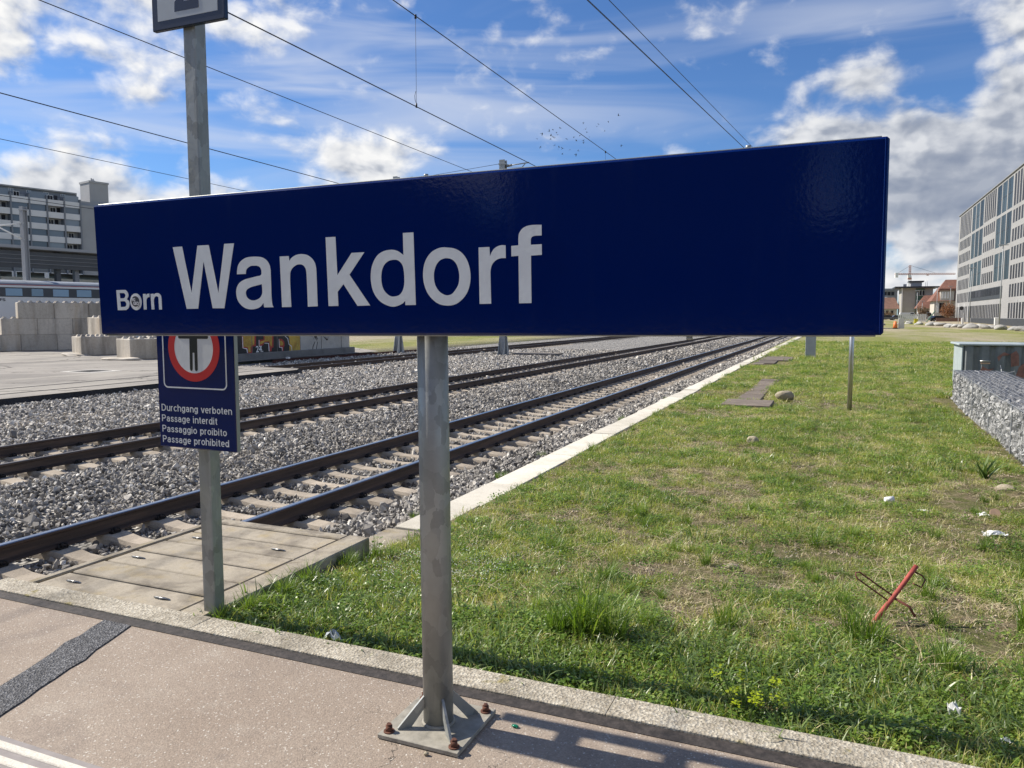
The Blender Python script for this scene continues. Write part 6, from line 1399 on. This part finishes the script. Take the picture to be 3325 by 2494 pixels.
for w in np.arange(0, GWd + .01, .075): mb.bar((0, -w, 0), (0, -w, GHt), 2 * r, 2 * r)
for q in (2.2, 4.2, 6.2, 8.2, 10.2): mb.tube([(q, .01, 0), (q, .012, GHt)], .010, 5)
mb.obj('wire_end', M_gabwire, t, fix=False)
mb = MB().frame(GA, gd); rg2 = random.Random(6)
for i in range(16):
    q = rg2.uniform(5, GL); w = rg2.uniform(.1, GWd); mb.tube([(q, -w, GHt), (q + rg2.uniform(-.1, .1), -w, GHt + .05), (q + rg2.uniform(-.3, .3), -w + rg2.uniform(-.1, .1), GHt + rg2.uniform(.03, .14))], .0035, 5)
mb.obj('bent_wire', M_gabwire, t, fix=False)

t = thing('metal_container', 'low grey ribbed metal container with orange spray paint behind the gabion', 'container', (3.1, 23.9, -.25))
X0, X1, V0, V1, Zb, Zt = 3.10, 8.4, 23.45, 25.0, -.22, .84
MB().box(X0 + .03, X1, V0 + .05, V1 - .02, Zb, Zt - .02).obj('body', M_cont, t)
MB().box(X0 - .09, X1 + .05, V0 - .06, V1 + .05, Zt, Zt + .055, .012).obj('lid', M_contside, t)
MB().box(X0, X0 + .028, V0 + .0, V1, Zb, Zt - .002).obj('side_panel', M_contside, t)
x = X0 + .03; k = 0
while x < X1 - .3:
    MB().prism([(x, V0 + .05), (x + .07, V0 - .02), (x + .22, V0 - .02), (x + .28, V0 + .05)], Zb + .04, Zt - .01, 'z').obj('rib', M_contside if False else M_cont, t); x += .36; k += 1
MB().rod((X0 + .42, V0 - .05, .44), (X0 + .66, V0 - .05, .44), .014, 8).obj('handle', M_steel, t)
MB().box(X0 + .44, X0 + .65, V0 - .03, V0 - .001, .36, .40).obj('handle_plate', M_beige, t)
for c in ([(.40, .10), (.48, .30), (.62, .22), (.76, .26), (.64, .16), (.70, .04), (.52, .12)], [(.80, .55), (.95, .68), (1.10, .62), (1.12, .30), (1.30, .34), (1.28, .62), (1.22, .72), (1.04, .60), (.92, .58), (.84, .44)], [(1.22, .0), (1.30, .30), (1.42, .42), (1.40, .12), (1.52, .46), (1.62, .30), (1.60, .05), (1.50, .28), (1.38, -.05)], [(1.75, .55), (1.86, .66), (2.02, .56), (2.10, .40), (2.05, .62), (1.90, .72), (1.78, .64)], [(2.2, 0), (2.3, .5), (2.45, .6), (2.5, .1), (2.62, .5), (2.7, .1), (2.6, .7), (2.4, .72)]):
    fill2d('spray_paint', [[(X0 + a, b) for a, b in c]], M_graf_o, t, (0, V0 - .023, 0), (1, 0, 0), (0, 0, 1), .003)

# ------------------------------------------------------------------ birds over the tracks
def bird_mesh(i):
    rg = random.Random(i); mb = MB(); up = rg.uniform(-.1, .16)
    mb.tube([(0, -.16, 0), (0, -.05, .01), (0, .08, .01), (0, .16, 0)], .03, 6, radii=[.008, .032, .034, .01])
    for s in (-1, 1): mb.add([(0, .07, .01), (s * .17, .09, up), (s * .34, 0, up * 1.4), (s * .16, -.02, up * .9), (0, -.05, .01), (s * .17, .085, up + .008), (s * .16, -.015, up * .9 + .008)], [(0, 1, 3, 4), (1, 2, 3), (0, 4, 6, 5), (5, 6, 2)])
    mb.add([(-.03, -.15, 0), (.03, -.15, 0), (.05, -.24, 0), (-.05, -.24, 0)], [(0, 1, 2, 3)])
    return mb.mesh('bird', M_bird)
BM_ = [bird_mesh(i) for i in range(4)]
BP = [(476, 150), (380, 162), (333, 183), (428, 198), (443, 228), (242, 211), (358, 240), (385, 252), (406, 264), (180, 272), (352, 281), (221, 373), (406, 356), (558, 277), (463, 379), (450, 398), (505, 397), (600, 410), (502, 464), (678, 471), (706, 428), (650, 256), (683, 305), (727, 240), (770, 308), (773, 325), (848, 264), (815, 200), (800, 168), (770, 90), (937, 140), (961, 108), (1042, 196), (1087, 83), (1216, 18), (1255, 373)]
cd = cam.matrix_basis.to_3x3()
rg = random.Random(21)
for i, (bx, by) in enumerate(BP):
    az = R(-18.37 + (bx - 640) * .00565); el = R(12.63 - (by - 280) * .0056); dist = 130 + rg.uniform(-12, 12)
    o = bpy.data.objects.new('bird', BM_[i % 4]); link(o)
    o.location = (dist * math.sin(az) * math.cos(el), dist * math.cos(az) * math.cos(el), 1.6 + dist * math.sin(el)); s = rg.uniform(.7, 1.15); o.scale = (s, s, s)
    o.rotation_euler = (rg.uniform(-.3, .3), rg.uniform(-.7, .7), rg.uniform(0, 6.28))
    tag(o, 'small dark bird of the flock flying above the sign', 'bird', 'flock of birds above the tracks')

# ------------------------------------------------------------------ unseen hall added behind the viewer, giving the sign a dark tone to mirror
t = thing('reflection_hall', 'unseen dark hall added behind the viewer, mirrored faintly in the glossy sign', 'building', (0, -32, 0))
for k, (x0, x1, y0, z1) in enumerate(((-60, -21.5, -32, 8.2), (-21.5, -14.8, -30, 5.0), (-14.8, -0.5, -31, 8.6), (-0.5, 1.3, -30, 4.2), (1.3, 9, -31, 8.6), (9, 40, -33, 7.4))):  # stepped skyline shaped to place sky reflections on the sign face
    MB().box(x0, x1, y0 - 12, y0, -1, z1).obj('wall', M_canopyd, t); MB().box(x0 - .3, x1 + .3, y0 - 12.3, y0 + .8, z1, z1 + .4).obj('roof', M_frame_d, t)
    for i in range(int((x1 - x0) / 3.2)): MB().box(x0 + .8 + i * 3.2, x0 + 2.8 + i * 3.2, y0, y0 + .05, 1.2, 3.4).obj('window', M_glass_d, t)
